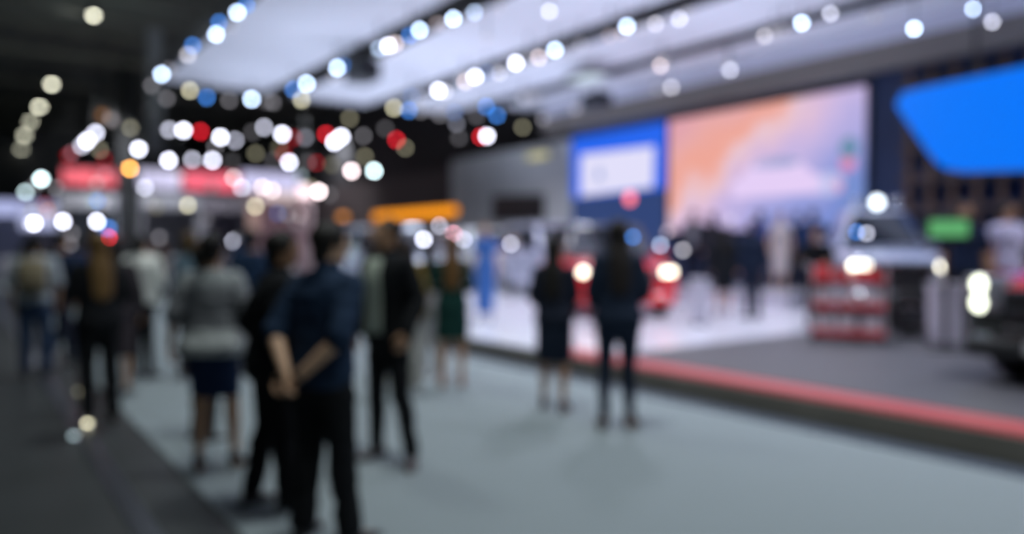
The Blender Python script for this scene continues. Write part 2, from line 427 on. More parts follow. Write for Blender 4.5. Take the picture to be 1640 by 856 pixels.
# dark opening, its shade painted as a flat black panel, and downlight on the grey wall
t = root_at('opening_panel', 'flat dark monitor on the grey stage wall', 'opening_panel')
pw = wall_pts([(790, 352), (791, 316), (870, 314), (870, 350)], BW)
wall_poly('screen', None, BW, 0.05, mat('blank monitor', (0.012, 0.008, 0.01), 0.3), t, poly=pw)
wall_poly('opening_rim', None, BW + 0.01, 0.03, m_black, t, poly=[(pw[0][0] + 0.06, pw[0][1] - 0.06), (pw[1][0] + 0.06, pw[1][1] + 0.06), (pw[2][0] - 0.06, pw[2][1] + 0.06), (pw[3][0] - 0.06, pw[3][1] - 0.06)])
# orange bar sign
def rounded(a0, a1, z0, z1, n=6):
    r = (z1 - z0) / 2; zc = (z0 + z1) / 2; P = []
    for k in range(n + 1): P.append((a1 - r + r * math.sin(PI * k / n), zc + r * math.cos(PI * k / n)))
    for k in range(n + 1): P.append((a0 + r - r * math.sin(PI * k / n), zc - r * math.cos(PI * k / n)))
    return P
t = root_at('illuminated_sign', 'long orange glowing bar sign on the dark stage wall', 'sign')
aO0 = ab(on_b(733, 335, BW - 0.1))[0]; aO1 = ab(on_b(598, 340, BW - 0.1))[0]
zo0 = on_b(733, 344, BW - 0.1).z; zo1 = on_b(733, 330, BW - 0.1).z
wall_poly('housing', None, BW + 0.02, 0.10, m_black, t, poly=rounded(aO0 - .05, aO1 + .05, zo0 - .04, zo1 + .04))
wall_poly('light_bar', None, BW - 0.08, 0.03, glow('orange bar', (1.0, 0.33, 0.01), 1.35), t, poly=rounded(aO0, aO1, zo0, zo1))
t = root_at('illuminated_sign', 'short orange glowing sign left of the long orange bar', 'sign')
q = on_b(549, 347, BW - 0.1); qa = ab(q)[0]
wall_poly('housing', None, BW + 0.02, 0.10, m_black, t, poly=rounded(qa - .62, qa + .62, q.z - .2, q.z + .2))
wall_poly('light_bar', None, BW - 0.08, 0.03, glow('short orange bar', (1.0, 0.36, 0.06), 1.3), t, poly=rounded(qa - .5, qa + .5, q.z - .12, q.z + .12))
# big blue rounded screen at the right
BS = 12.6
t = root_at('led_screen', 'huge blue glowing screen with a slanted rounded corner at the stage right', 'screen')
pl = wall_pts([(1440, 170), (1462, 203), (1497, 252), (1508, 264), (1522, 272), (1545, 276), (1700, 272), (1700, 96), (1596, 118), (1480, 142), (1450, 150)], BS)
wall_poly('panel', None, BS, 0.12, glow('blue screen glow', (0.0, 0.18, 0.95), 1.0), t, poly=pl)
q = [wall_pts([(px, 125)], BS)[0] for px in (1560, 1680)]
wires([((BS + 0.05, p1[0], p1[1] - 0.1), (BS + 0.05, p1[0], CEIL)) for p1 in q], 0.03, m_black, t)
# brown lattice wall under it
t = root_at('lattice_partition', 'dark partition of brown wooden slats behind the truck', 'partition')
mb = MB(); a0 = ab(on_b(1448, 300, 15.2))[0]; a1 = -1.5
k = a1
while k < a0:
    mb.box(15.1, 15.2, k, k + 0.09, ST + 0.01, 5.0); k += 0.42
mb.build('slats', mat('brown wood slats', (0.10, 0.055, 0.03), 0.6, noise_amt=0.5, noise_scale=2), t)
mb = MB()
for z in (1.0, 1.6, 2.2, 2.8, 3.4, 4.0, 4.6): mb.box(15.04, 15.24, a1, a0, z, z + 0.1)
mb.build('rails', mat('dark wood rail', (0.06, 0.035, 0.025), 0.6), t)

# ---------------------------------------------------------------- far booths of the hall
def fascia(px0, px1, py0, py1, a, col, s, label, cat='sign', name='banner_sign', thick=0.25, group=None, hang=True):
    p0 = on_a(px0, (py0 + py1) / 2, a); p1 = on_a(px1, (py0 + py1) / 2, a)
    b0, b1 = ab(p0)[1], ab(p1)[1]; pc = on_a((px0 + px1) / 2, py0, a).z; pb = on_a((px0 + px1) / 2, py1, a).z
    t = empty(name, hall((b0 + b1) / 2, a, pb), TH, label, cat, group); h = (b1 - b0) / 2
    MB().box(-h, h, 0, thick, 0, pc - pb, 0.02).build('box', m_darkgrey, t)
    MB().box(-h + .03, h - .03, -0.02, 0, 0.03, pc - pb - .03).build('face', glow(label, col, s), t)
    if hang:
        wires([((sx * h, thick / 2, pc - pb), (sx * h, thick / 2, CEIL - pb)) for sx in (-.8, .8)], 0.02, m_black, t)
    return t
GR = 'lit banners hanging over the far booths'
fascia(98, 186, 270, 298, 39.5, (1.0, 0.17, 0.22), 1.15, 'red lit banner hanging farthest left over the booths', group=GR)
fascia(222, 291, 272, 304, 39.5, (0.75, 0.72, 1.0), 1.0, 'white lit banner hanging left of the wide red banner', group=GR)
fascia(292.5, 384, 276, 306, 39.5, (1.0, 0.16, 0.24), 1.1, 'wide red lit banner hanging between two white banners', group=GR)
fascia(386, 478, 276, 305, 39.5, (0.70, 0.68, 1.0), 1.0, 'white lit banner hanging right of the wide red banner', group=GR)
# black pillar
p0 = on_a(192, 350, 36); p1 = on_a(222, 350, 36)
structure(MB().box(ab(p0)[1], ab(p1)[1], 36, 36.8, 0, CEIL).build('trim_20', m_black, rotz=TH))
structure(MB().box(ab(on_a(238, 150, 30))[1], ab(on_a(262, 150, 30))[1], 30, 30.3, 5.0, CEIL).build('trim_21', mat('grey duct', (0.16, 0.17, 0.19), 0.6), rotz=TH))
def booth(px0, px1, py_top, a, col, label, depth=4, frieze=(0.5, 0.5, 0.55), fs=0.35, counter=True):
    b0 = ab(on_a(px0, 380, a))[1]; b1 = ab(on_a(px1, 380, a))[1]; zt = on_a((px0 + px1) / 2, py_top, a).z
    t = empty('exhibition_booth', hall((b0 + b1) / 2, a, 0), TH, label, 'booth', 'far exhibition booths'); h = (b1 - b0) / 2
    mw = mat('booth wall ' + label, tuple(min(.8, 2.0 * c) for c in col), 0.7)
    MB().box(-h, h, depth - 0.1, depth, 0, zt, 0).box(-h, -h + .1, 0, depth, 0, zt).box(h - .1, h, 0, depth, 0, zt).build('walls', mw, t)
    MB().box(-h, h, -0.1, 0.05, zt - 0.7, zt, 0.01).build('frieze', mat('frieze ' + label, frieze, 0.6, emit=frieze, strength=fs), t)
    MB().box(-h, h, 0, depth, zt - 0.05, zt).build('canopy', mw, t)
    if counter: MB().box(-h * .5, h * .5, 0.4, 1.0, 0, 1.05, 0.02).build('counter', mat('counter white', (0.6, 0.6, 0.65), 0.5), t)
booth(-30, 92, 322, 42, (0.30, 0.31, 0.36), 'grey booth with lavender frieze at the left end of the hall', frieze=(0.48, 0.52, 0.85), fs=0.8)
booth(96, 188, 310, 42, (0.22, 0.23, 0.26), 'grey booth under the leftmost red banner', frieze=(0.42, 0.43, 0.5), fs=0.6)
booth(226, 322, 312, 42, (0.24, 0.24, 0.27), 'grey booth right of the black pillar', frieze=(0.28, 0.29, 0.34), fs=0.35)
booth(326, 402, 318, 42, (0.20, 0.19, 0.24), 'dark booth under the wide red banner', frieze=(0.25, 0.23, 0.28), fs=0.3)
booth(406, 500, 296, 42, (0.40, 0.33, 0.36), 'pinkish white booth beside the dark stage wall', frieze=(0.95, 0.72, 0.74), fs=1.2)

fascia(417, 478, 288, 322, 40.5, (1.0, 0.80, 0.82), 0.9, 'pinkish white lit panel right of the banners over the pink booth', name='lit_panel')
fascia(30, 92, 330, 368, 41, (0.50, 0.54, 0.85), 0.9, 'lavender lit panel low at the far left booth', name='lit_panel')
fascia(396, 415.5, 322, 378, 40.5, (0.85, 0.55, 0.50), 0.4, 'narrow beige glowing panel under the pinkish white panel', name='lit_panel')

# white riser along the foot of the pink screen
RI = 0.59
r0, r1 = ab(on_b(1318, 400, 14.5))[0], ab(on_b(1092, 400, 14.5))[0]
t = empty('stage_riser', hall(13.2, r0, ST), TH, 'white raised step below the pink screen with visitors standing on it', 'riser')
MB().box(0, BW - 13.24, 0, r1 - r0, 0.001, RI - ST - 0.03, 0.0).build('block', mat('white riser', (0.66, 0.65, 0.74), 0.4), t)
MB().box(-0.03, BW - 13.24, -0.03, r1 - r0 + 0.03, RI - ST - 0.03, RI - ST, 0.005).build('top', m_white_floor, t)

# ================================================================ SPOTLIGHTS
PAL = {'W': ('lavender white', (0.80, 0.82, 1.0)), 'B': ('bluish white', (0.56, 0.72, 1.0)), 'U': ('blue', (0.06, 0.27, 0.85)),
       'Y': ('warm yellowish', (0.85, 0.80, 0.55)), 'R': ('red', (1.0, 0.02, 0.04)), 'O': ('orange', (1.0, 0.42, 0.07)),
       'P': ('pink', (1.0, 0.40, 0.50)), 'G': ('greyish', (0.62, 0.60, 0.66)), 'C': ('cool white', (0.72, 0.95, 1.0)), 'N': ('rosy white', (0.95, 0.78, 0.80))}
LV = {3: 1.3, 2: 0.46, 1: 0.12, 0: 0.045}
KIND_LENS = {}
def lens_mat(c, l): return glow('lamp glow %s %d' % (PAL[c][0], l), PAL[c][1], LV[l] * 17)
_h = MB().lathe([(0.035, -0.30), (0.075, -0.27), (0.085, -0.12), (0.10, -0.02), (0.108, 0.0), (0.098, 0.0), (0.09, -0.03), (0.02, -0.05)], axis='y', n=14).mesh('housing', True)
_h.materials.append(m_black)
_l = {}
def lens_mesh(c, l):
    if (c, l) not in _l:
        me = MB().lathe([(0.01, -0.022), (0.0875, -0.022), (0.0875, -0.012), (0.06, -0.006), (0.01, -0.002)], axis='y', n=16).mesh('lens', True)
        me.materials.append(lens_mat(c, l)); _l[(c, l)] = me
    return _l[(c, l)]
_b = MB().box(-0.125, -0.115, -0.14, -0.10, -0.02, 0.16).box(0.115, 0.125, -0.14, -0.10, -0.02, 0.16).box(-0.125, 0.125, -0.14, -0.10, 0.15, 0.165).mesh('yoke')
_b.materials.append(m_black)
_r = MB().tube([(0, 0, 0), (0, 0, 1)], 0.012, n=6, round_ends=False).mesh('drop_rod'); _r.materials.append(m_black)
def place_lamp(p, D, c, l, top, label, group):
    sc = max(0.35, 3.5 * D / 1200 / 0.0875) * (1.25 if l == 0 else 1.0)
    d = (CAM - p); yaw = math.atan2(-d.x, d.y) ; pit = math.atan2(d.z, math.hypot(d.x, d.y))
    t = empty('spotlight', p, 0, label, 'spotlight', group)
    h = bpy.data.objects.new('housing', _h); h.parent = t; h.scale = (sc,) * 3; h.rotation_euler = (pit, 0, yaw); COL.objects.link(h)
    le = bpy.data.objects.new('lens', lens_mesh(c, l)); le.parent = h; COL.objects.link(le)
    y = bpy.data.objects.new('yoke', _b); y.parent = t; y.scale = (sc,) * 3; y.rotation_euler = (0, 0, yaw); COL.objects.link(y)
    off = M_yaw(yaw) @ V((0, -0.12 * sc, 0))
    r = bpy.data.objects.new('drop_rod', _r); r.parent = t; r.location = (off.x, off.y, 0.16 * sc); r.scale = (1, 1, max(0.02, top - p.z - 0.16 * sc)); COL.objects.link(r)
def M_yaw(a): return Matrix.Rotation(a, 3, 'Z')
LAMPS = """346 55 B3,351 36 U2,371 42 G1,309 73 U2,301 88 G2,259 119 B3,271 112 G1,243 137 G1,304 145 Y2,267 158 G1,331 156 U2,367 161 G1,403 159 B3,
239 177 G0,427 163 G0,164 184 O0,178 192 N0,209 205 Y1,153 213 W3,139 226 W3,131 234 W2,222 239 W3,115 245 P1,108 250 R1,160 240 Y1,271 208 W2,294 209 W3,321 211 R2,353 220 W3,
376 225 W2,345 235 G1,404 212 G0,423 204 W2,270 257 W3,308 256 W2,340 257 W3,409 246 Y1,208 270 O3,372 259 G0,167 255 R1,
540 109 B3,551 105 U2,535 125 G1,491 134 B3,470 143 U2,483 160 Y2,437 164 G1,622 73 W3,607 78 B2,633 70 N2,635 84 G1,672 48 B3,656 57 U2,700 38 N1,712 40 G1,726 30 B3,780 61 G1,
560 190 Y1,452 215 W3,470 221 R1,489 221 W1,522 215 R2,535 228 W3,547 219 W3,541 223 C2,582 218 G1,617 206 G0,635 224 R2,649 237 Y1,631 173 Y2,655 177 U2,671 156 W1,659 154 U1,702 145 W3,712 147 G2,
674 178 G1,704 184 G1,728 180 U1,731 198 W1,761 123 W3,745 131 N2,740 126 G1,780 116 U1,794 117 G1,779 171 U2,796 185 U2,763 186 G0,780 218 W3,770 219 R2,735 221 G0,455 247 R1,463 260 W3,437 257 G0,
493 260 G0,507 261 R1,532 264 Y0,584 251 Y1,563 274 N3,599 274 C3,447 237 Y0,
826 101 W3,889 80 B3,863 92 N2,846 96 G1,799 117 G2,930 71 G1,909 80 G0,976 58 N1,1004 42 B3,1024 45 G1,1050 38 G2,996 54 N1,1088 30 W2,1058 105 N2,1062 100 G1,1075 140 G2,1053 143 G1,1169 112 W2,1166 107 G1,
838 157 G1,855 156 G1,922 175 G1,949 172 G1,870 191 G1,837 204 Y1,1067 194 O0,924 223 W3,954 218 W1,1225 58 G2,1254 49 G1,1284 37 B3,1464 46 B3,1506 44 G2,1589 35 W2,1240 52 G1,1100 20 G1,
760 20 B2,800 12 G1,880 18 W2,1330 22 W2,1400 28 G1,1560 14 B3,380 20 B3,395 8 U2,1620 60 G1"""
BOOTH_LAMPS = """66 287 C3,41 308 C2,90 301 G1,60 294 G1,155 294 N1,168 279 P1,374 285 N2,232 301 W2,287 284 N1,387 301 W2,155 322 U2,149 322 C1,165 324 G1,239 325 G1,251 332 Y0,301 329 Y2,290 330 G0,409 331 Y2,
55 358 W3,50 358 W2,101 355 W3,155 355 W3,78 350 G1,100 340 G0,173 382 R3,174 366 U2,165 364 U1,374 387 W2,330 352 G0,255 381 G1,204 396 G0,115 374 G1,112 392 G1,72 327 R0,77 338 O1,52 340 Y1,511 307 N3,528 312 G0,
623 308 G0,481 283 C1,445 342 U1,460 344 G1,482 345 N1,475 358 G0,420 300 N2,436 305 N2,497 300 Y1,340 300 G0,120 318 G0,378 384 G1"""
RAIL_NAMES = {0: 'first row', 1: 'second row', 2: 'third row', 3: 'fourth row', 4: 'far hall'}
def parse(s):
    out = []
    for e in s.replace('\n', '').split(','):
        q = e.split()
        if len(q) == 3: out.append((float(q[0]), float(q[1]), q[2][0], int(q[2][1])))
    return out
USED = []
def near(p, d): return any((p.xy - q.xy).length < d for q in USED)
todo = []; jig = 0
for px, py, c, l in parse(LAMPS):
    jig += 1; p = ground(px, py, (5.68, 5.5, 5.60, 5.42)[jig % 4]); a_, b_ = ab(p)
    if a_ < 22.5 and b_ > 3.4:
        top = 5.99; row = min(range(4), key=lambda i: abs([4.15, 7.55, 10.75, 13.4][i] - b_))
        zz = p.z
        while near(p, 0.2): zz -= 0.11; p = ground(px, py, zz)
        USED.append(p); todo.append((p, c, l, top, row, px))
    else:
        # the far hall: hung from rods below the roof beams (z of lamp about 6.4)
        p = ground(px, py, 6.4) if py < 300 else at(px, py, 40)
        jig += 1; a_ = min(max(24, ab(p)[0]), 55) + (jig % 6) * 0.75
        if abs((a_ - 20) % 6) < 0.3 or abs((a_ - 20) % 6) > 5.7: a_ += 0.65
        if 180 < px < 235: a_ = 33.0 + (jig % 4) * 0.7
        p = on_a(px, py, a_); tp = CEIL
        while near(p, 0.5): a_ += 0.45; p = on_a(px, py, a_)
        if ab(p)[1] > 14.3:
            p = on_b(px, py, 14.2 - (jig % 3) * 0.6)
            if ab(p)[0] < 21.5: tp = 5.99
        USED.append(p); todo.append((p, c, l, tp, 4, px))
ORD = ['first', 'second', 'third', 'fourth', 'fifth', 'sixth', 'seventh', 'eighth', 'ninth', 'tenth', 'eleventh', 'twelfth', 'thirteenth', 'fourteenth', 'fifteenth', 'sixteenth', 'seventeenth', 'eighteenth', 'nineteenth', 'twentieth', 'twenty-first', 'twenty-second', 'twenty-third', 'twenty-fourth', 'twenty-fifth', 'twenty-sixth', 'twenty-seventh']
STR = {3: 'dazzling ', 2: 'bright ', 1: 'dim ', 0: 'faint '}
def labelled(items, names, group_fn):
    cnt = {}
    for it in sorted(items, key=lambda q: q[5]):
        p, c, l, top, row, px = it
        k = (c, l, row); cnt[k] = cnt.get(k, 0) + 1; n_ = cnt[k]
        tot = sum(1 for q in items if (q[1], q[2], q[4]) == k)
        lab = ('%s%s spotlight' % (STR[l], PAL[c][0])) + (', %s such from the left' % ORD[n_ - 1] if tot > 1 else '') + ' in the ' + names[row]
        D = p.y
        place_lamp(p, D, c, l, top, lab, group_fn(row))
labelled(todo, RAIL_NAMES, lambda r: 'spotlights in the ' + RAIL_NAMES[r])
todo = []
for px, py, c, l in parse(BOOTH_LAMPS):
    jig += 1; a_ = 32.7 + (jig * 3 % 7) * 0.8
    if abs(a_ - 32) < 0.4 or abs(a_ - 38) < 0.4: a_ += 0.5
    if 180 < px < 235: a_ = min(a_, 35.2)
    p = on_a(px, py, a_)
    while near(p, 0.5): a_ += 0.45; p = on_a(px, py, a_)
    USED.append(p); todo.append((p, c, l, CEIL, 0, px))
# low lamps are clamped to thin horizontal pipes so that nothing hangs in the air
labelled([(p, c, l, CEIL, r, px) for p, c, l, top, r, px in todo], {0: 'low cluster by the booths'}, lambda r: 'spotlights low over the far booths')
# round warm high bay lamps of the dark hall
for i, (px, py, s) in enumerate([(150, 24, 3), (83, 134, 3), (63, 170, 3), (49, 194, 2), (39, 216, 2), (34, 238, 1)]):
    p = ground(px, py, 8.3); D = p.y
    t = empty('high_bay_lamp', p, 0, '%s warm ceiling lamp of the row receding at the left edge' % ['nearest', 'second', 'third', 'fourth', 'fifth', 'farthest and dimmest'][i], 'ceiling lamp', 'warm ceiling lamps in the dark hall')
    r = 4.5 * D / 1200
    MB().lathe([(0.06, 0.35), (0.1, 0.28), (r * 0.7, 0.16), (r * 1.15, 0.0), (r * 1.1, 0.0), (r * 0.6, 0.13)], n=20).build('reflector', m_darkgrey, t, smooth=True)
    MB().lathe([(0.02, -r * 0.85), (r * 0.6, -r * 0.68), (r * 0.9, -r * 0.35), (r, 0.0), (r * 0.9, 0.04), (0.02, 0.05)], n=20).build('lens', glow('high bay glow %d' % s, (0.86, 0.85, 0.66), {3: 14, 2: 8, 1: 4}[s]), t)
    MB().tube([(0, 0, 0.3), (0, 0, CEIL - 8.3)], 0.02, n=6, round_ends=False).build('drop_rod', m_black, t)
# yellowish wall washer on the grey stage wall
q = on_b(862, 250, BW - 0.1)
t = empty('wall_lamp', q, TH, 'yellowish lamp glowing high on the grey stage wall', 'wall lamp')
MB().box(-0.02, 0.12, -0.62, 0.62, -0.12, 0.14, 0.02).build('housing', mat('grey lamp housing', (0.2, 0.2, 0.2), 0.5), t)
MB().box(-0.03, -0.02, -0.55, 0.55, -0.09, 0.10).build('diffuser', glow('yellowish lamp', (0.85, 0.8, 0.4), 0.75), t)

# ================================================================ PEOPLE
# local frame of a person: faces +Y, right hand at +X, feet on z = 0, 1.72 m tall before scaling
SKIN = {'tan': (0.42, 0.23, 0.13), 'light': (0.55, 0.34, 0.22), 'brown': (0.30, 0.155, 0.08)}
m_skin = {k: mat('skin ' + k, c, 0.55, noise_amt=0.06, noise_scale=30) for k, c in SKIN.items()}
m_eye = mat('eye', (0.6, 0.58, 0.55), 0.2); m_iris = mat('iris', (0.03, 0.02, 0.015), 0.2); m_lip = mat('lips', (0.32, 0.10, 0.09), 0.5)
m_sole = mat('shoe sole', (0.03, 0.03, 0.03), 0.7)
def lerp(a, b, t): return a + (b - a) * t
def vl(a, b, t): return V(a).lerp(V(b), t)
DEF = dict(hipL=(-.088, 0, .90), kneeL=(-.10, .015, .485), ankL=(-.105, -.03, .085), hipR=(.088, 0, .90), kneeR=(.10, .015, .485), ankR=(.105, -.03, .085),
           toeL=-8, toeR=8, elbL=(-.235, -.02, 1.13), wriL=(-.235, .05, .885), elbR=(.235, -.02, 1.13), wriR=(.235, .05, .885),
           handL=(0, .12, -1), handR=(0, .12, -1), palmL=(1, 0, 0), palmR=(-1, 0, 0), curl=0.35)
def hand(mb, wr, d, pn, side, curl, s=1.0):
    """palm, four unequal fingers and a thumb; d = direction, pn = palm normal, side = +1/-1 thumb side along d x pn"""
    d = V(d).normalized(); pn = V(pn); pn = (pn - d * pn.dot(d)).normalized(); sd = d.cross(pn) * side
    wr = V(wr)
    up = pn
    # palm as a flattened stack of sections
    rings = []
    for t, hw, th in ((-0.01, .026, .021), (.02, .034, .017), (.05, .041, .016), (.078, .041, .014), (.09, .036, .011)):
        c = wr + d * t * s
        rings.append(mb.ring([c + sd * (math.cos(2 * PI * k / 12) * hw * s) + pn * (math.sin(2 * PI * k / 12) * th * s) for k in range(12)]))
    mb.skin(rings)
    for i, (off, ln) in enumerate(((.030, .070), (.010, .079), (-.011, .073), (-.031, .056))):
        base = wr + d * .078 * s + sd * off * s
        p = base; ang = 0.12 + curl * 0.4; pts = [base]; dirs = d
        for seg, fr in enumerate((.45, .32, .23)):
            dirs = (d * math.cos(ang) + pn * math.sin(ang) + sd * off * 1.2)
            p = p + dirs.normalized() * ln * fr * s; pts.append(p); ang += curl * 1.1
        mb.tube(pts, [.0092 * s, .0088 * s, .0080 * s, .0070 * s], n=8)
    tb = wr + d * .022 * s + sd * .026 * s
    t1 = tb + (d * .55 + sd * .75 + pn * .25).normalized() * .036 * s; t2 = t1 + (d * .9 + sd * .30 + pn * .35).normalized() * .03 * s; t3 = t2 + (d * 1.0 + pn * .35).normalized() * .024 * s
    mb.tube([tb, t1, t2, t3], [.014 * s, .0115 * s, .0105 * s, .009 * s], n=8)
def figure(label, loc, yaw, H=1.70, female=False, skin='tan', pose=None, lean=(0, 0), head_yaw=0, head_pitch=0, voxel=0.012, hair='short', hair_col=(0.012, 0.010, 0.009),
           top=None, bottom=None, shoes=None, extra=None, group=None, bulk=1.0):
    P = dict(DEF); P.update(pose or {}); P = {k: (V(v) if isinstance(v, tuple) else v) for k, v in P.items()}
    S = H / 1.72
    fw = 0.90 if female else 1.0
    hipS = V((lerp(P['hipL'].x, P['hipR'].x, .5), lerp(P['hipL'].y, P['hipR'].y, .5), 0))
    def XT(p):       # torso lean (forward, sideways) above the hips
        t = max(0.0, p.z - 0.92); k = t * t / (t + 0.12) if t > 0 else 0
        return V((p.x + lean[1] * k, p.y + lean[0] * k, p.z - 0.5 * (lean[0] ** 2 + lean[1] ** 2) * k))
    Mh = Matrix.Rotation(math.radians(head_yaw), 3, 'Z') @ Matrix.Rotation(math.radians(-head_pitch), 3, 'X')
    def XH(p):
        q = V((p.x, p.y, p.z - 1.50)); k = min(1, max(0, (p.z - 1.44) / 0.07))
        r = q.lerp(Mh @ q, k); return XT(V((r.x, r.y, r.z + 1.50)))
    nv = 16 if voxel > 0.01 else 24
    if female:
        torso = [(.80, .14, .09), (.84, .165, .115), (.92, .180, .125, 0, -.012), (1.00, .160, .105, 0, -.005), (1.09, .125, .088), (1.16, .128, .092), (1.25, .148, .118, 0, .018), (1.32, .152, .105, 0, .01), (1.38, .150, .082), (1.425, .112, .066), (1.455, .058, .052), (1.50, .046, .048), (1.55, .045, .05)]
        sh = .155
    else:
        torso = [(.80, .13, .09), (.84, .155, .11), (.92, .168, .122, 0, -.01), (1.00, .160, .112), (1.08, .150, .108), (1.16, .156, .112), (1.26, .175, .122, 0, .006), (1.34, .186, .118), (1.395, .178, .092), (1.435, .13, .074), (1.465, .068, .060), (1.50, .056, .056), (1.55, .055, .058)]
        sh = .180
    torso = [(r[0], r[1] * bulk, r[2] * bulk) + tuple(r[3:]) for r in torso]
    shL, shR = V((-sh, 0, 1.385)), V((sh, 0, 1.385))
    arms = []
    for sd, s_ in ((-1, shL), (1, shR)):
        e, w_ = (P['elbL'], P['wriL']) if sd < 0 else (P['elbR'], P['wriR'])
        hd, pn = (P['handL'], P['palmL']) if sd < 0 else (P['handR'], P['palmR'])
        arms.append((sd, s_, V(e), V(w_), V(hd), V(pn)))
    ra = [.052 * fw, .048 * fw, .042 * fw, .038 * fw, .040 * fw, .033 * fw, .025 * fw]
    def arm_pts(s_, e, w_): return [XT(vl(s_, e, .0)), XT(vl(s_, e, .35)), XT(vl(s_, e, .75)), XT(e), XT(vl(e, w_, .25)), XT(vl(e, w_, .65)), XT(w_)]
    def leg_pts(h, k, a): 
        return [V(h), vl(h, k, .3), vl(h, k, .7), V(k), vl(k, a, .28) + V((0, -.012, 0)), vl(k, a, .65), V(a)]
    rl = [.088, .083, .064, .054, .056, .042, .034] if not female else [.092, .084, .062, .050, .050, .037, .030]
    # ---- body
    mb = MB()
    mb.stack(torso, nv, XT if False else (lambda p: XH(p) if p.z > 1.44 else XT(p)), power=2.3)
    head = [(1.492, .028, .030, 0, .052), (1.505, .042, .052, 0, .040), (1.53, .056, .074, 0, .026), (1.565, .066, .088, 0, .014), (1.60, .073, .094, 0, .006), (1.635, .076, .097, 0, .0), (1.67, .070, .089, 0, -.004), (1.70, .050, .064, 0, -.006), (1.718, .018, .024, 0, -.006)]
    mb.stack(head, nv, XH)
    mb.tube([XH(V((0, .094, 1.625))), XH(V((0, .108, 1.598))), XH(V((0, .112, 1.585)))], [.008, .011, .013], n=8)
    mb.tube([XH(V((-.035, .086, 1.632))), XH(V((.035, .086, 1.632)))], .010, n=8)
    mb.tube([XH(V((-.016, .086, 1.548))), XH(V((.016, .086, 1.548)))], .010, n=8)
    for sx in (-1, 1): mb.tube([XH(V((sx * .074, -.004, 1.585))), XH(V((sx * .080, -.010, 1.615)))], [.010, .014], n=8, flat=.6)
    for sd, s_, e, w_, hd, pn in arms:
        mb.tube(arm_pts(s_, e, w_), ra, n=12)
        hand(mb, XT(w_), hd, pn, 1 if sd > 0 else -1, P['curl'], 0.92 if female else 1.0)
    for h, k, a in ((P['hipL'], P['kneeL'], P['ankL']), (P['hipR'], P['kneeR'], P['ankR'])): mb.tube(leg_pts(h, k, a), rl, n=14)
    def foot_dir(deg, back=0): 
        r = math.radians(-deg); return V((-math.sin(r), math.cos(r), 0))
    heel = (shoes or {}).get('heel', 0.0)
    for a, tdeg in ((P['ankL'], P['toeL']), (P['ankR'], P['toeR'])):
        f = foot_dir(tdeg)
        base = V((a.x, a.y, a.z - .055))
        mb.tube([base - f * .03 + V((0, 0, .0)), base + f * .06, base + f * .14 + V((0, 0, -.008 - heel * .5))], [.030, .032, .022], n=10, flat=.8)
        mb.tube([a, base], [.034, .030], n=10)
    body = fuse(mb, voxel * S if voxel > .01 else voxel, 2)
    o = put('person', body, m_skin[skin], None, loc, yaw); o.scale = (S, S, S)
    tag(o, label, 'person', group)
    # ---- face parts
    if voxel < 0.011:
        for sx in (-1, 1):
            c = XH(V((sx * .031, .083, 1.612)))
            mb = MB(); bmesh.ops.create_uvsphere(mb.bm, u_segments=12, v_segments=8, radius=.0115, matrix=Matrix.Translation(c)); ey = mb.build('eye', m_eye, o, smooth=True)
            c2 = XH(V((sx * .031, .0925, 1.612)))
            mb = MB(); bmesh.ops.create_uvsphere(mb.bm, u_segments=10, v_segments=6, radius=.0048, matrix=Matrix.Translation(c2)); mb.build('iris', m_iris, ey, smooth=True)
        mb = MB().tube([XH(V((-.021, .091, 1.548))), XH(V((0, .098, 1.5495))), XH(V((.021, .091, 1.548)))], [.004, .006, .004], n=8); mb.build('lips', m_lip, o, smooth=True)
    # ---- hair
    hm = mat('hair %.3f %.3f' % hair_col[:2], hair_col, 0.62, spec=.25, noise_amt=0.35, noise_scale=90)
    mb = MB(); g = .014
    cap = [(z, rx + g, ry + g, 0, cy - .010) for z, rx, ry, _, cy in head if z > 1.59]
    def hx(p):      # keep the face free: push the front of the cap back below the hairline
        q = V(p)
        lim = .05 + max(0, (q.z - 1.645)) * 3
        if q.y > lim: q.y = lim
        return XH(q)
    mb.stack([(1.575, .060, .050, 0, -.045)] + cap + [(1.732, .016, .02, 0, -.01)], nv, hx)
    mb.stack([(1.50, .045, .032, 0, -.040), (1.53, .058, .048, 0, -.042), (1.60, .076, .062, 0, -.040), (1.66, .078, .07, 0, -.03)], nv, XH)
    if hair in ('long', 'longer'):
        zb = 1.22 if hair == 'long' else 1.10
        mb.stack([(zb, .035, .018, 0, -.115), (zb + .05, .085, .030, 0, -.118), (1.34, .100, .034, 0, -.105), (1.44, .092, .042, 0, -.080), (1.52, .086, .055, 0, -.045), (1.60, .088, .075, 0, -.028), (1.66, .080, .08, 0, -.015)], nv, XH if zb > 1.3 else (lambda p: XH(p) if p.z > 1.44 else XT(p)))
    if hair == 'bob':
        mb.stack([(1.47, .075, .06, 0, -.030), (1.50, .088, .078, 0, -.028), (1.60, .090, .088, 0, -.022), (1.66, .082, .086, 0, -.015)], nv, hx)
    if hair == 'bun':
        mb.tube([XH(V((0, -.10, 1.64))), XH(V((0, -.135, 1.645)))], [.04, .036], n=12)
    put('hair', fuse(mb, max(voxel, .008), 2, .006, 3.1), hm, o)
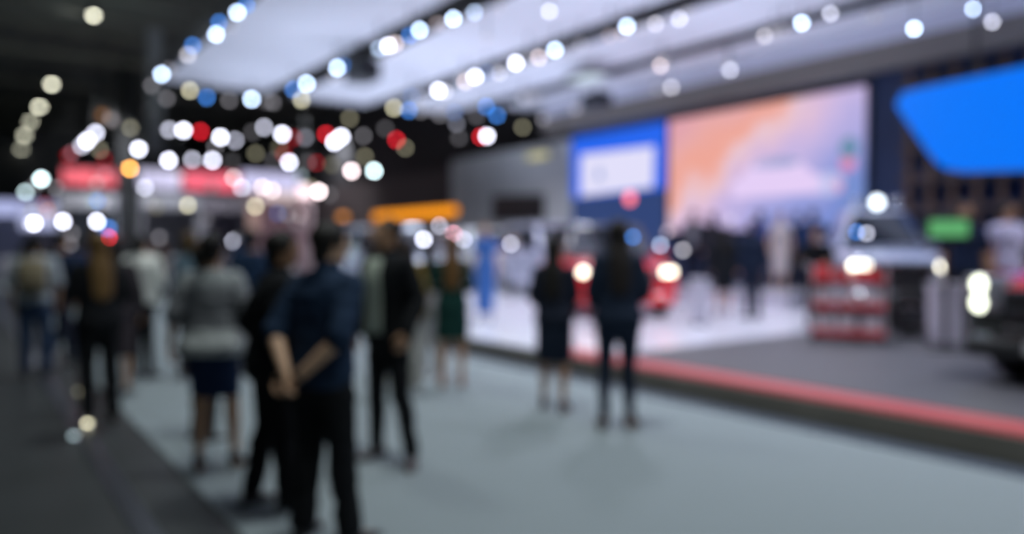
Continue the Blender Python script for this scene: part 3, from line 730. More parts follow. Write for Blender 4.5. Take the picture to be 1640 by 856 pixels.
    # ---- top
    if top:
        tm = banded('cloth ' + label[:20], top['col'], top['bands']) if top.get('bands') else cloth('cloth top %.3f %.3f %.3f' % top['col'], top['col']); z0 = top.get('z0', .86); g = top.get('g', .016)
        mb = MB()
        rows = [r for r in torso if r[0] >= z0 - .001 and r[0] < 1.47]
        first = min(torso, key=lambda r: abs(r[0] - z0))
        fl = top.get('flare', 0.0)
        rr = [(z0, first[1] + g + fl, first[2] + g + fl) + tuple(first[3:])]
        for r in rows:
            if r[0] > z0 + .02:
                k = max(0, 1 - (r[0] - z0) / .3) * fl
                wx = g
                if female and not top.get('fit') and 1.03 < r[0] < 1.2: wx = g + .014
                rr.append((r[0], r[1] + wx + k, r[2] + wx + k) + tuple(r[3:]))
        rr.append((1.478, .066 if not female else .060, .062) if top.get('collar') else (1.462, .075, .07))
        if top.get('collar'): rr.append((1.515, .064 if not female else .056, .066, 0, -.004))
        mb.stack(rr, nv, XT, power=2.3)
        sl = top.get('sleeve', 'long')
        for sd, s_, e, w_, hd, pn in arms:
            pts = arm_pts(s_, e, w_); gr = [r + g * .9 for r in ra]
            if sl == 'long': pp, rr2 = pts[:-1] + [vl(pts[-2], pts[-1], .93)], gr[:-1] + [gr[-1] + .004]
            elif sl == 'elbow': pp, rr2 = pts[:3] + [vl(pts[2], pts[3], .92)], [gr[0], gr[1] + .004, gr[2] + .010, gr[3] + .014]
            elif sl == 'three': pp, rr2 = pts[:5], gr[:5]
            else: pp, rr2 = [pts[0], pts[1], vl(pts[1], pts[2], .3)], [gr[0], gr[1] + .004, gr[1] + .008]
            mb.tube(pp, rr2, n=12)
        g_ = put(top.get('name', 'shirt'), fuse(mb, max(voxel, .009), 3, .010, loc[0]), tm, o)
        if top.get('label'): g_['label'] = top['label']
        if top.get('front'):   # an open jacket: a lighter shirt front under it
            mb = MB()
            fr = [(z, rx + g + .022, ry + g + .018, 0, (cy[0] if cy else 0)) for z, rx, ry, *cx in [(r[0], r[1], r[2], *(r[3:])) for r in torso] for cy in [cx[1:]] if .9 <= z < 1.44]
            rings = []
            for z, rx, ry, _, cy in fr:
                pts = []; w2 = .42 if z < 1.3 else .34
                for k in range(9):
                    an = PI / 2 + (k - 4) / 4 * w2
                    pts.append(XT(V((rx * math.cos(an), cy + ry * math.sin(an), z))))
                for k in range(8, -1, -1):
                    an = PI / 2 + (k - 4) / 4 * w2
                    pts.append(XT(V(((rx - .01) * math.cos(an), cy + (ry - .01) * math.sin(an), z))))
                rings.append(mb.ring(pts))
            mb.skin(rings).build('shirt_front', cloth('shirt front %.3f' % top['front'][1], top['front']), o, smooth=True)
    # ---- bottom
    if bottom:
        bm_ = cloth('cloth bottom %.3f %.3f %.3f' % bottom['col'], bottom['col'])
        mb = MB(); k_ = bottom.get('kind', 'trousers'); g = bottom.get('g', .014)
        if k_ == 'trousers':
            rows = [(r[0], r[1] + g, r[2] + g) + tuple(r[3:]) for r in torso if .80 <= r[0] <= 1.02]
            rows = [(.775, .13, .105), (.80, .165, .125)] + rows[1:]
            mb.stack(rows + [(1.05, rows[-1][1] - .006, rows[-1][2] - .004)], nv, XT, power=2.3)
            cut = bottom.get('cut', .96)
            for h, kk, a in ((P['hipL'], P['kneeL'], P['ankL']), (P['hipR'], P['kneeR'], P['ankR'])):
                pts = leg_pts(h, kk, a); gl = bottom.get('loose', .012)
                pts[-1] = vl(kk, a, cut)
                mb.tube(pts, [rl[0] + .008, rl[1] + gl, rl[2] + gl, rl[3] + gl + .004, rl[4] + gl, rl[5] + gl + .006, rl[6] + gl + bottom.get('hem', .010)], n=14)
            nm = 'trousers'
        else:
            zh = bottom.get('hem_z', .55); w2 = bottom.get('w', .165); kc = (P['kneeL'] + P['kneeR']) / 2
            rows = [(zh, w2, .125, kc.x, kc.y - .0), (zh + .10, w2 + .008, .13, kc.x * .7, kc.y * .7), (.80, .186, .135, 0, 0)] + [(r[0], r[1] + g, r[2] + g) + tuple(r[3:]) for r in torso if .84 <= r[0] <= 1.02]
            mb.stack(rows + [(1.06, rows[-1][1] - .014, rows[-1][2] - .006)], nv, XT, power=2.2)
            nm = 'skirt'
        put(bottom.get('name', nm), fuse(mb, max(voxel, .009), 3, .009, loc[1]), bm_, o)
    # ---- shoes
    if shoes:
        sm = mat('shoe %.3f %.3f %.3f' % shoes['col'], shoes['col'], 0.4)
        for a, tdeg in ((P['ankL'], P['toeL']), (P['ankR'], P['toeR'])):
            f = foot_dir(tdeg); sdv = V((f.y, -f.x, 0)); mb = MB()
            z0 = a.z - .085
            rings = []
            # cross-sections from the heel to the toe: (t, half width, sole height, top height)
            for t, hw, zs, zt in ((-.075, .018, heel, .045 + heel), (-.065, .030, heel, .072 + heel), (-.02, .036, heel, .088 + heel * .9), (.04, .037, heel * .6 + .004, .078 + heel * .5), (.10, .044, .004, .052), (.15, .043, .0, .042), (.19, .030, .002, .034), (.205, .012, .006, .024)):
                t *= .88 if female else .95; c = V((a.x, a.y, 0)) + f * t; pts = []
                for q in range(12):
                    an = 2 * PI * q / 12; cx, cz = math.cos(an), math.sin(an)
                    zc, zr = (zs + zt) / 2, (zt - zs) / 2
                    pts.append(c + sdv * (math.copysign(abs(cx) ** .7, cx) * hw) + V((0, 0, z0 + zc + zr * math.copysign(abs(cz) ** .8, cz))))
                rings.append(mb.ring(pts))
            mb.skin(rings)
            so = mb.build('shoe', sm, o, smooth=True)
            mb = MB()
            if heel > .02:
                c = V((a.x, a.y, z0)) - f * .05; mb.tube([c + V((0, 0, heel + .01)), c], [.020, .010], n=8, round_ends=False)
            else:
                c = V((a.x, a.y, z0)); r_ = []
                for t, hw in ((-.075, .02), (-.06, .034), (0, .038), (.10, .046), (.16, .044), (.20, .02)):
                    r_.append((t, hw))
                poly = [c + f * t + sdv * hw for t, hw in r_] + [c + f * t - sdv * hw for t, hw in reversed(r_)]
                A = mb.ring([p + V((0, 0, -.002)) for p in poly]); B = mb.ring([p + V((0, 0, .014)) for p in poly]); mb.skin([A, B])
            mb.build('heel' if heel > .02 else 'sole', m_sole, so)
    if extra: extra(o, XT, XH, P)
    return o
def R_(d): return math.radians(d)
BLK = (0.006, 0.007, 0.009); NAVY = (0.012, 0.028, 0.062); 
def gnd(px, py, z=0.0): 
    p = ground(px, py, z); p.z = z; return p

# man in the navy shirt, hands clasped behind his back
def watch(o, XT, XH, P):
    w_ = XT(vl(P['elbR'], P['wriR'], .9)); d = (P['wriR'] - P['elbR']).normalized()
    MB().tube([w_ - d * .012, w_ + d * .012], [.033, .033], n=14, round_ends=False).build('wristwatch', mat('watch', (0.05, 0.04, 0.04), 0.3, 0.6), o)
def belt(col=(0.02, 0.015, 0.012)):
    def f(o, XT, XH, P):
        MB().stack([(1.00, .181, .133), (1.035, .178, .130)], 28, XT, power=2.3).build('belt', mat('belt leather', col, 0.4), o)
    return f
figure('man in navy short-sleeved shirt and black trousers, hands clasped behind his back', gnd(517, 866), R_(-30), 1.63, skin='light', voxel=.0065, head_yaw=-25, head_pitch=3, bulk=1.04,
       pose=dict(elbL=(-.215, -.14, 1.12), wriL=(-.02, -.235, .94), elbR=(.24, -.13, 1.12), wriR=(.02, -.215, .90), handL=(.15, -.2, -.85), handR=(-.80, -.10, -.45), palmL=(.5, .6, .2), palmR=(.2, -.9, .3), curl=.9,
                 kneeL=(-.10, .02, .485), ankL=(-.12, -.03, .085), kneeR=(.12, .03, .485), ankR=(.16, .03, .085), toeR=22, toeL=-14),
       lean=(.10, .0), top=dict(col=NAVY, sleeve='elbow', collar=True, z0=.84, g=.022, name='shirt'), bottom=dict(col=BLK, loose=.022, hem=.02), shoes=dict(col=(.01, .01, .012)), extra=watch)
# man in black beside him
figure('man in black jacket standing at the navy-shirted man\'s left side, head turned right', gnd(436, 812), R_(-58), 1.60, skin='brown', voxel=.0065, head_yaw=-12, lean=(.12, 0),
       pose=dict(elbL=(-.24, -.12, 1.13), wriL=(-.17, .08, .98), elbR=(.24, -.06, 1.12), wriR=(.20, .16, 1.0), handL=(.3, 1, -.2), handR=(-.3, 1, -.2), kneeL=(-.10, .0, .485), kneeR=(.11, .05, .485), ankR=(.12, .06, .085), ankL=(-.11, -.10, .085)),
       top=dict(col=BLK, collar=True, z0=.80, g=.026, flare=.02, name='jacket'), bottom=dict(col=(0.006, 0.006, 0.008), loose=.020), shoes=dict(col=(.012, .01, .01)))
# woman in the grey blouse and navy skirt
figure('woman in grey blouse and navy pencil skirt, walking away, elbows bent', gnd(343, 760), R_(4), 1.60, True, 'tan', voxel=.0065, hair='bun', head_pitch=8, bulk=1.10,
       pose=dict(elbL=(-.25, -.06, 1.13), wriL=(-.31, .03, .91), elbR=(.26, -.04, 1.13), wriR=(.20, .15, 1.03), handL=(.0, .2, -1), handR=(-.3, 1, .2), kneeL=(-.095, .03, .485), ankL=(-.10, -.02, .115), kneeR=(.10, .10, .50), ankR=(.13, .06, .115)),
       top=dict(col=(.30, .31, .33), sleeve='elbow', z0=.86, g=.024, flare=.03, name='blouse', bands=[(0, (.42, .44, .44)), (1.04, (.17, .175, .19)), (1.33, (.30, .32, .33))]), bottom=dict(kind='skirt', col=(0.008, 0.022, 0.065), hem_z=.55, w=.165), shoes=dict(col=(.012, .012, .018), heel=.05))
# man in the black suit with pale shirt front
figure('man in black suit over a pale green shirt, standing beyond the navy-shirted man', gnd(622, 738), R_(142), 1.71, skin='tan', voxel=.008, head_yaw=0, hair_col=(.03, .02, .014),
       pose=dict(elbL=(-.27, -.04, 1.14), wriL=(-.29, .10, .94), elbR=(.25, -.02, 1.13), wriR=(.22, .10, .92), handL=(.1, .3, -1), handR=(0, .2, -1), kneeL=(-.15, .02, .485), ankL=(-.24, .0, .085), kneeR=(.10, .02, .49), ankR=(.12, .0, .085), toeL=-40, toeR=10),
       top=dict(col=BLK, collar=True, z0=.84, g=.028, flare=.01, name='suit_jacket', front=(.42, .47, .40)), bottom=dict(col=BLK, loose=.010), shoes=dict(col=(.03, .02, .02)))
# two women at the stage
def pony(o, XT, XH, P): pass
figure('woman with long black hair in navy jacket and skirt, left of the stage-side pair', gnd(888, 662), R_(-16), 1.60, True, 'tan', voxel=.008, hair='longer', head_yaw=-18,
       pose=dict(elbL=(-.22, -.03, 1.13), wriL=(-.16, .14, 1.02), elbR=(.215, .02, 1.14), wriR=(.12, .20, 1.08), handL=(.5, .8, 0), handR=(-.5, .8, .2), ankL=(-.115, .04, .12), kneeL=(-.10, .04, .50), ankR=(.10, -.07, .12), kneeR=(.09, -.01, .50)),
       top=dict(col=(.010, .014, .028), z0=.86, g=.020, name='jacket'), bottom=dict(kind='skirt', col=(.010, .017, .034), hem_z=.50, w=.172), shoes=dict(col=(.05, .02, .015), heel=.045))
figure('woman with long dark hair in navy trouser suit, right of the pair at the stage', gnd(989, 690), R_(0), 1.73, True, 'tan', voxel=.008, hair='longer', hair_col=(.014, .010, .009),
       pose=dict(elbL=(-.225, -.02, 1.13), wriL=(-.19, .15, 1.02), elbR=(.225, -.02, 1.13), wriR=(.17, .15, 1.03), handL=(.4, .9, 0), handR=(-.4, .9, 0), kneeL=(-.10, .01, .50), ankL=(-.115, -.02, .115), kneeR=(.09, .02, .50), ankR=(.10, .0, .115), toeR=35),
       top=dict(col=(.009, .017, .036), z0=.86, g=.022, name='jacket'), bottom=dict(col=(.009, .017, .036), loose=.008, hem=.004), shoes=dict(col=(.04, .022, .018), heel=.04), bulk=1.03)
# green dress
def dress(col, hem=.60, w=.19, sleeve='short', nm='dress', g=.014):
    return dict(top=dict(col=col, z0=.84, g=g, fit=True, sleeve=sleeve, name=nm + '_top'), bottom=dict(kind='skirt', col=col, hem_z=hem, w=w, name=nm + '_skirt'))
figure('woman in dark green dress with long brown hair, seen from behind', gnd(724, 622), R_(8), 1.64, True, 'tan', voxel=.010, hair='longer', hair_col=(.13, .065, .02), shoes=dict(col=(.30, .14, .08), heel=.03),
       pose=dict(elbL=(-.22, -.02, 1.13), wriL=(-.12, .16, 1.05), elbR=(.22, -.02, 1.13), wriR=(.13, .16, 1.05), handL=(.5, .8, 0), handR=(-.5, .8, 0)), **dress((.005, .036, .030), .55, .185, 'three'))
figure('woman in mustard top and pale trousers beside the green dress', gnd(646, 628), R_(14), 1.60, True, 'tan', voxel=.010, hair='bob', hair_col=(.03, .018, .01), shoes=dict(col=(.55, .55, .55)),
       pose=dict(elbL=(-.22, -.02, 1.13), wriL=(-.14, .15, 1.05), handL=(.5, .8, 0), ankR=(.15, .02, .085)),
       top=dict(col=(.20, .14, .025), z0=.86, g=.03, flare=.02, name='blouse'), bottom=dict(col=(.36, .36, .33), loose=.03, hem=.02))
figure('person in pale grey clothes standing between the mustard top and the green dress', gnd(690, 602), R_(-20), 1.58, True, 'light', voxel=.012, hair='long', shoes=dict(col=(.5, .45, .42)),
       top=dict(col=(.42, .40, .44), z0=.86, g=.02, name='blouse'), bottom=dict(col=(.42, .42, .42), loose=.02))
figure('woman in long bright blue dress standing on the stage edge', gnd(777, 516, ST), R_(170), 1.68, True, 'light', voxel=.012, hair='bun', hair_col=(.02, .012, .01), shoes=dict(col=(.1, .15, .3), heel=.04), **dress((.05, .15, .45), .16, .15, 'short'))
# left side crowd
figure('man in white shirt and black trousers with his head bowed', gnd(226, 606), R_(-14), 1.66, skin='tan', voxel=.010, head_pitch=-22, lean=(.10, 0), bulk=1.22,
       pose=dict(elbL=(-.25, .0, 1.13), wriL=(-.13, .2, 1.1), elbR=(.25, .02, 1.13), wriR=(.13, .2, 1.1), handL=(.6, .7, .2), handR=(-.6, .7, .2), ankL=(-.06, .02, .085), kneeL=(-.08, .02, .485), ankR=(.16, -.02, .085)),
       top=dict(col=(.80, .81, .77), z0=.90, g=.034, flare=.01, name='shirt', collar=True), bottom=dict(col=BLK, loose=.008), shoes=dict(col=(.01, .01, .01)))
figure('woman in black suit with long brown hair, standing on the dark floor', gnd(160, 676), R_(48), 1.63, True, 'tan', voxel=.008, hair='longer', hair_col=(.15, .085, .028),
       pose=dict(elbL=(-.23, .02, 1.13), wriL=(-.14, .20, 1.20), handL=(.4, .5, .8), elbR=(.23, -.02, 1.13), wriR=(.15, .16, 1.04), handR=(-.5, .8, 0)),
       top=dict(col=BLK, z0=.84, g=.028, name='jacket'), bottom=dict(col=BLK, loose=.02, hem=.02), shoes=dict(col=(.015, .012, .012)))
figure('woman in dark mauve coat just behind the black-suited woman with brown hair', gnd(188, 632), R_(10), 1.60, True, 'tan', voxel=.012, hair='long', top=dict(col=(.045, .038, .045), z0=.84, g=.03, name='coat'),
       bottom=dict(kind='skirt', col=(.045, .036, .042), hem_z=.42, w=.17), shoes=dict(col=(.02, .015, .015)))
def backpack(col):
    def f(o, XT, XH, P):
        mb = MB().stack([(1.00, .12, .05, 0, -.19), (1.03, .15, .075, 0, -.20), (1.20, .155, .085, 0, -.205), (1.36, .14, .07, 0, -.19), (1.42, .09, .03, 0, -.17)], 20, XT, power=3)
        bp = mb.build('backpack', cloth('backpack %.2f' % col[0], col), o, smooth=True)
        MB().stack([(1.04, .10, .03, 0, -.285), (1.18, .10, .03, 0, -.29), (1.20, .09, .02, 0, -.285)], 16, XT, power=3).build('pocket', cloth('pocket %.2f' % col[0], tuple(c * .7 for c in col)), bp, smooth=True)
        mb = MB()
        for sx in (-1, 1): mb.tube([XT(V((sx * .10, -.15, 1.40))), XT(V((sx * .11, -.02, 1.47))), XT(V((sx * .12, .14, 1.34))), XT(V((sx * .13, .10, 1.10))), XT(V((sx * .13, -.14, 1.05)))], .016, n=8, flat=.5)
        mb.build('strap', cloth('strap %.2f' % col[0], tuple(c * .6 for c in col)), bp, smooth=True)
    return f
figure('man in white shirt and blue jeans wearing a tan backpack, at the far left', gnd(58, 602), R_(25), 1.66, skin='tan', voxel=.010, extra=backpack((.24, .20, .13)),
       top=dict(col=(.38, .42, .46), sleeve='elbow', z0=.88, g=.022, name='shirt'), bottom=dict(col=(.03, .055, .11), loose=.02), shoes=dict(col=(.02, .02, .02)))
figure('man in dark blue jacket walking behind the tan backpack', gnd(100, 588), R_(-30), 1.70, skin='tan', voxel=.012, top=dict(col=(.012, .025, .06), z0=.84, g=.026, name='jacket'),
       bottom=dict(col=(.012, .016, .03), loose=.02), shoes=dict(col=(.02, .02, .02)), pose=dict(kneeL=(-.1, .14, .50), ankL=(-.1, .16, .085), kneeR=(.1, -.06, .49), ankR=(.1, -.28, .11)))
figure('person with brown hair and light blue shirt behind the grey blouse', gnd(307, 606), R_(-15), 1.68, True, 'tan', voxel=.012, hair='bob', hair_col=(.09, .055, .02), top=dict(col=(.20, .30, .38), z0=.86, g=.022, name='shirt'),
       bottom=dict(col=(.06, .05, .05), loose=.01), shoes=dict(col=(.06, .04, .03)), pose=dict(elbL=(-.23, .02, 1.13), wriL=(-.20, .10, .90)))
figure('man in dark blue shirt seen between the grey blouse and black jacket', gnd(404, 600), R_(20), 1.72, skin='tan', voxel=.012, top=dict(col=(.012, .03, .07), z0=.86, g=.022, name='shirt'),
       bottom=dict(col=(.20, .20, .22), loose=.02), shoes=dict(col=(.02, .02, .02)))
figure('shopper in dark trousers stepping behind the grey blouse', gnd(330, 705), R_(-35), 1.52, skin='tan', voxel=.012, top=dict(col=(.02, .02, .026), z0=.86, g=.012, name='shirt'), bulk=.85,
       bottom=dict(col=BLK, loose=.004), shoes=dict(col=(.02, .02, .02)), pose=dict(elbL=(-.19, .0, 1.13), wriL=(-.13, .12, 1.05), elbR=(.19, .0, 1.13), wriR=(.13, .12, 1.05)))
# people on the stage
figure('woman in black jacket and skirt standing on the white stage floor', gnd(1160, 508, ST), R_(-10), 1.64, True, 'tan', voxel=.012, hair='long', shoes=dict(col=(.04, .02, .02), heel=.04),
       pose=dict(ankL=(-.12, -.02, .115), ankR=(.08, .02, .115)),
       top=dict(col=(.008, .010, .014), z0=.84, g=.035, name='jacket'), bottom=dict(kind='skirt', col=(.008, .010, .014), hem_z=.50, w=.17))
figure('man in navy suit standing close beside the black-skirted woman on stage', gnd(1204, 510, ST), R_(15), 1.74, skin='tan', voxel=.012, shoes=dict(col=(.01, .01, .01)),
       top=dict(col=(.010, .018, .040), z0=.84, g=.03, name='jacket', collar=True), bottom=dict(col=(.010, .016, .035), loose=.012))
figure('woman in pale beige dress standing on the stage below the pictured car', gnd(1249, 465, .59), R_(175), 1.66, True, 'light', voxel=.014, hair='long', hair_col=(.04, .025, .015), shoes=dict(col=(.4, .3, .25), heel=.04), **dress((.52, .46, .46), .35, .17, 'short'))
figure('person in blue shirt facing the pink screen right of the navy suit', gnd(1216, 463, .59), R_(5), 1.72, skin='tan', voxel=.014, shoes=dict(col=(.02, .02, .02)), top=dict(col=(.06, .09, .28), z0=.86, g=.024, name='shirt'), bottom=dict(col=(.10, .09, .11), loose=.02))
figure('man in dark suit standing right of the red car', gnd(1110, 459, .59), R_(160), 1.78, skin='tan', voxel=.014, shoes=dict(col=(.02, .02, .02)), top=dict(col=(.014, .016, .03), z0=.84, g=.024, name='jacket', front=(.3, .3, .34)), bottom=dict(col=(.014, .016, .028), loose=.016))
figure('man in navy jacket standing left of the person leaning behind the red trolley', gnd(1300, 466, .59), R_(-5), 1.72, skin='tan', voxel=.014, shoes=dict(col=(.02, .02, .02)), top=dict(col=(.012, .03, .09), z0=.84, g=.024, name='jacket'), bottom=dict(col=(.012, .025, .07), loose=.016))
figure('person in black leaning behind the red trolley', gnd(1308, 526, ST), R_(150), 1.58, skin='tan', voxel=.012, head_pitch=-15, lean=(.22, 0), shoes=dict(col=(.02, .02, .02)), top=dict(col=BLK, z0=.84, g=.024, name='jacket'), bottom=dict(col=BLK, loose=.016),
       pose=dict(elbL=(-.26, .04, 1.13), wriL=(-.2, .26, 1.12), elbR=(.26, .04, 1.13), wriR=(.2, .26, 1.12), handL=(.2, .9, -.1), handR=(-.2, .9, -.1)))
figure('man in navy polo shirt standing between the truck and the red off-roader', gnd(1542, 546, ST), R_(165), 1.88, skin='tan', voxel=.012, shoes=dict(col=(.02, .02, .02)), top=dict(col=(.012, .022, .055), sleeve='elbow', z0=.86, g=.022, name='shirt'), bottom=dict(col=(.012, .014, .02), loose=.016))
figure('person in white and red shirt at the right edge beside the navy polo', gnd(1612, 543, ST), R_(185), 1.88, skin='tan', voxel=.012, shoes=dict(col=(.3, .3, .3)), top=dict(col=(.60, .58, .78), sleeve='short', z0=.86, g=.022, name='shirt', label='white shirt'), bottom=dict(col=(.35, .02, .03), loose=.016),
       extra=lambda o, XT, XH, P: MB().stack([(1.02, .185, .02, 0, .0), (1.20, .192, .02, 0, .0), (1.34, .212, .02, 0, .0)], 16, XT).build('red_side_panel', cloth('red panel', (.5, .03, .05)), o))
# distant crowd on the far aisle and the left hall
CROWD = [(40, 480, .24, .24, .26, 'grey'), (72, 470, .02, .02, .025, 'black'), (128, 490, .02, .035, .08, 'dark blue'), (150, 466, .20, .07, .05, 'rust'), (182, 474, .03, .03, .035, 'charcoal'), (262, 480, .09, .06, .05, 'brown'),
         (310, 470, .03, .035, .05, 'slate'), (352, 462, .10, .10, .12, 'grey'), (392, 478, .02, .03, .07, 'navy'), (456, 480, .02, .02, .03, 'black'), (600, 500, .05, .04, .04, 'dark brown'), (640, 520, .012, .012, .014, 'black'),
         (1140, 461, .03, .03, .04, 'charcoal'), (1275, 464, .012, .03, .09, 'blue')]
for i, (px, py, r, g, b, nm) in enumerate(CROWD):
    place = ['at the far left edge', 'left of the long-haired black suit', 'behind the blue jacket', 'over the black-suited woman', 'before the black pillar', 'right of the white shirt', 'beyond the grey blouse', 'left of the dark blue shirt', 'beneath the white banner', 'left of the orange signs', 'under the short orange sign', 'beside the mustard top', 'on the riser right of the red car', 'on the riser right of the beige dress', 'on the riser left of the truck', 'on the riser nearest the truck'][i]
    figure('distant visitor in %s top standing %s' % (nm, place), gnd(px, py, .59 if px > 1000 else (ST if ab(gnd(px, py))[1] > 5.5 else 0.0)), R_([20, -30, 60, 10, -50, 160, 30, -20, 5, -40, 150, 15, 20, -10, 8, 160][i]), [1.68, 1.74, 1.66, 1.72, 1.70, 1.64, 1.72, 1.68, 1.75, 1.70, 1.72, 1.66, 1.70, 1.68, 1.72, 1.66][i],
           i % 3 == 0, ['tan', 'light', 'brown'][i % 3], voxel=.016, hair=['long', 'short', 'short', 'bob', 'short', 'short'][i % 6],
           top=dict(col=(r, g, b), z0=.86, g=.024, name='jacket'), bottom=dict(col=(.02, .022, .03), loose=.018), shoes=dict(col=(.02, .02, .02)), group='distant visitors')

# ================================================================ CARS
m_tyre = mat('tyre rubber', (0.014, 0.014, 0.015), 0.75, noise_amt=0.2, noise_scale=40)
m_rim = mat('alloy rim', (0.55, 0.56, 0.6), 0.25, 0.9)
m_chrome = mat('chrome', (0.75, 0.76, 0.8), 0.12, 1.0)
m_glass = mat('tinted car glass', (0.02, 0.025, 0.035), 0.06, 0.0, coat=1.0, spec=0.9)
m_blackplastic = mat('black plastic', (0.015, 0.015, 0.017), 0.4)
def wheel_mesh(r, w_):
    mb = MB(); mb.torus_lathe([(r * .62, -w_ / 2), (r * .9, -w_ / 2), (r * .985, -w_ * .38), (r, -w_ * .2), (r, w_ * .2), (r * .985, w_ * .38), (r * .9, w_ / 2), (r * .62, w_ / 2), (r * .58, 0)], n=36)
    return mb.mesh('tyre', True)
def rim_mesh(r, w_, sp=5):
    mb = MB()
    mb.torus_lathe([(r * .55, -w_ / 2), (r * .65, -w_ * .46), (r * .65, w_ * .46), (r * .55, w_ / 2), (r * .52, 0)], n=32)
    mb.lathe([(r * .02, w_ * .40), (r * .15, w_ * .40), (r * .17, w_ * .2), (r * .17, -w_ * .2), (r * .15, -w_ * .40), (r * .02, -w_ * .40)], axis='x', n=20)
    for k in range(sp):
        a = 2 * PI * k / sp
        M = Matrix.Rotation(a, 4, 'X')
        mb.box(-w_ * .36, w_ * .36, -r * .06, r * .06, r * .12, r * .57, 0.006, M)
    return mb.mesh('rim', True)
def body_mesh(L, W, rows, wr, wx, arch):
    """rows from the front: (y, half width, z sill, z belt, z top, half width of the top)"""
    mb = MB(); rings = []
    for y, hw, zb, zl, zt, ht in rows:
        half = [(hw * .80, zb), (hw * .97, zb + .05), (hw, zb + (zl - zb) * .45), (hw * .985, zl - .03), (lerp(hw, ht, .35), zl + (zt - zl) * .55), (ht, zt), (ht * .5, zt + .022)]
        pts = [V((x, y, z)) for x, z in half] + [V((0, y, zt + .030))] + [V((-x, y, z)) for x, z in reversed(half)] + [V((0, y, zb))]
        rings.append(mb.ring(pts))
    mb.skin(rings)
    me = mb.mesh('car_body')
    cut = MB()
    for y in wx:
        cut.lathe([(arch, -W), (arch, W)], axis='x', n=32, M=Matrix.Translation((0, y, wr)))
    cm = cut.mesh('cut'); co = bpy.data.objects.new('cut', cm)
    me2 = evaluate(me, [('SUBSURF', dict(levels=2, render_levels=2))])
    out = evaluate(me2, [('BOOLEAN', dict(operation='DIFFERENCE', object=co, solver='EXACT'))])
    bpy.data.objects.remove(co)
    return out
def cabin(W, ys, zb, zt, inset, wt):
    """ys = front base, front top, rear top, rear base"""
    def P(u, v, face):
        pass
    b = [V((-wt[0], ys[0], zb)), V((wt[0], ys[0], zb)), V((wt[0], ys[3], zb)), V((-wt[0], ys[3], zb))]
    t = [V((-wt[1], ys[1], zt)), V((wt[1], ys[1], zt)), V((wt[1], ys[2], zt)), V((-wt[1], ys[2], zt))]
    return b, t
def quad_panel(mb, q, m, thick=.012):
    """q: four corners; panel shrunk by margins m=(u0,u1,v0,v1), pushed outwards"""
    n = (q[1] - q[0]).cross(q[3] - q[0]).normalized()
    def at_(u, v): return q[0].lerp(q[1], u).lerp(q[3].lerp(q[2], u), v)
    c = [at_(m[0], m[2]), at_(m[1], m[2]), at_(m[1], m[3]), at_(m[0], m[3])]
    A = mb.ring([p - n * .02 for p in c]); B = mb.ring([p + n * thick for p in c]); mb.skin([A, B])
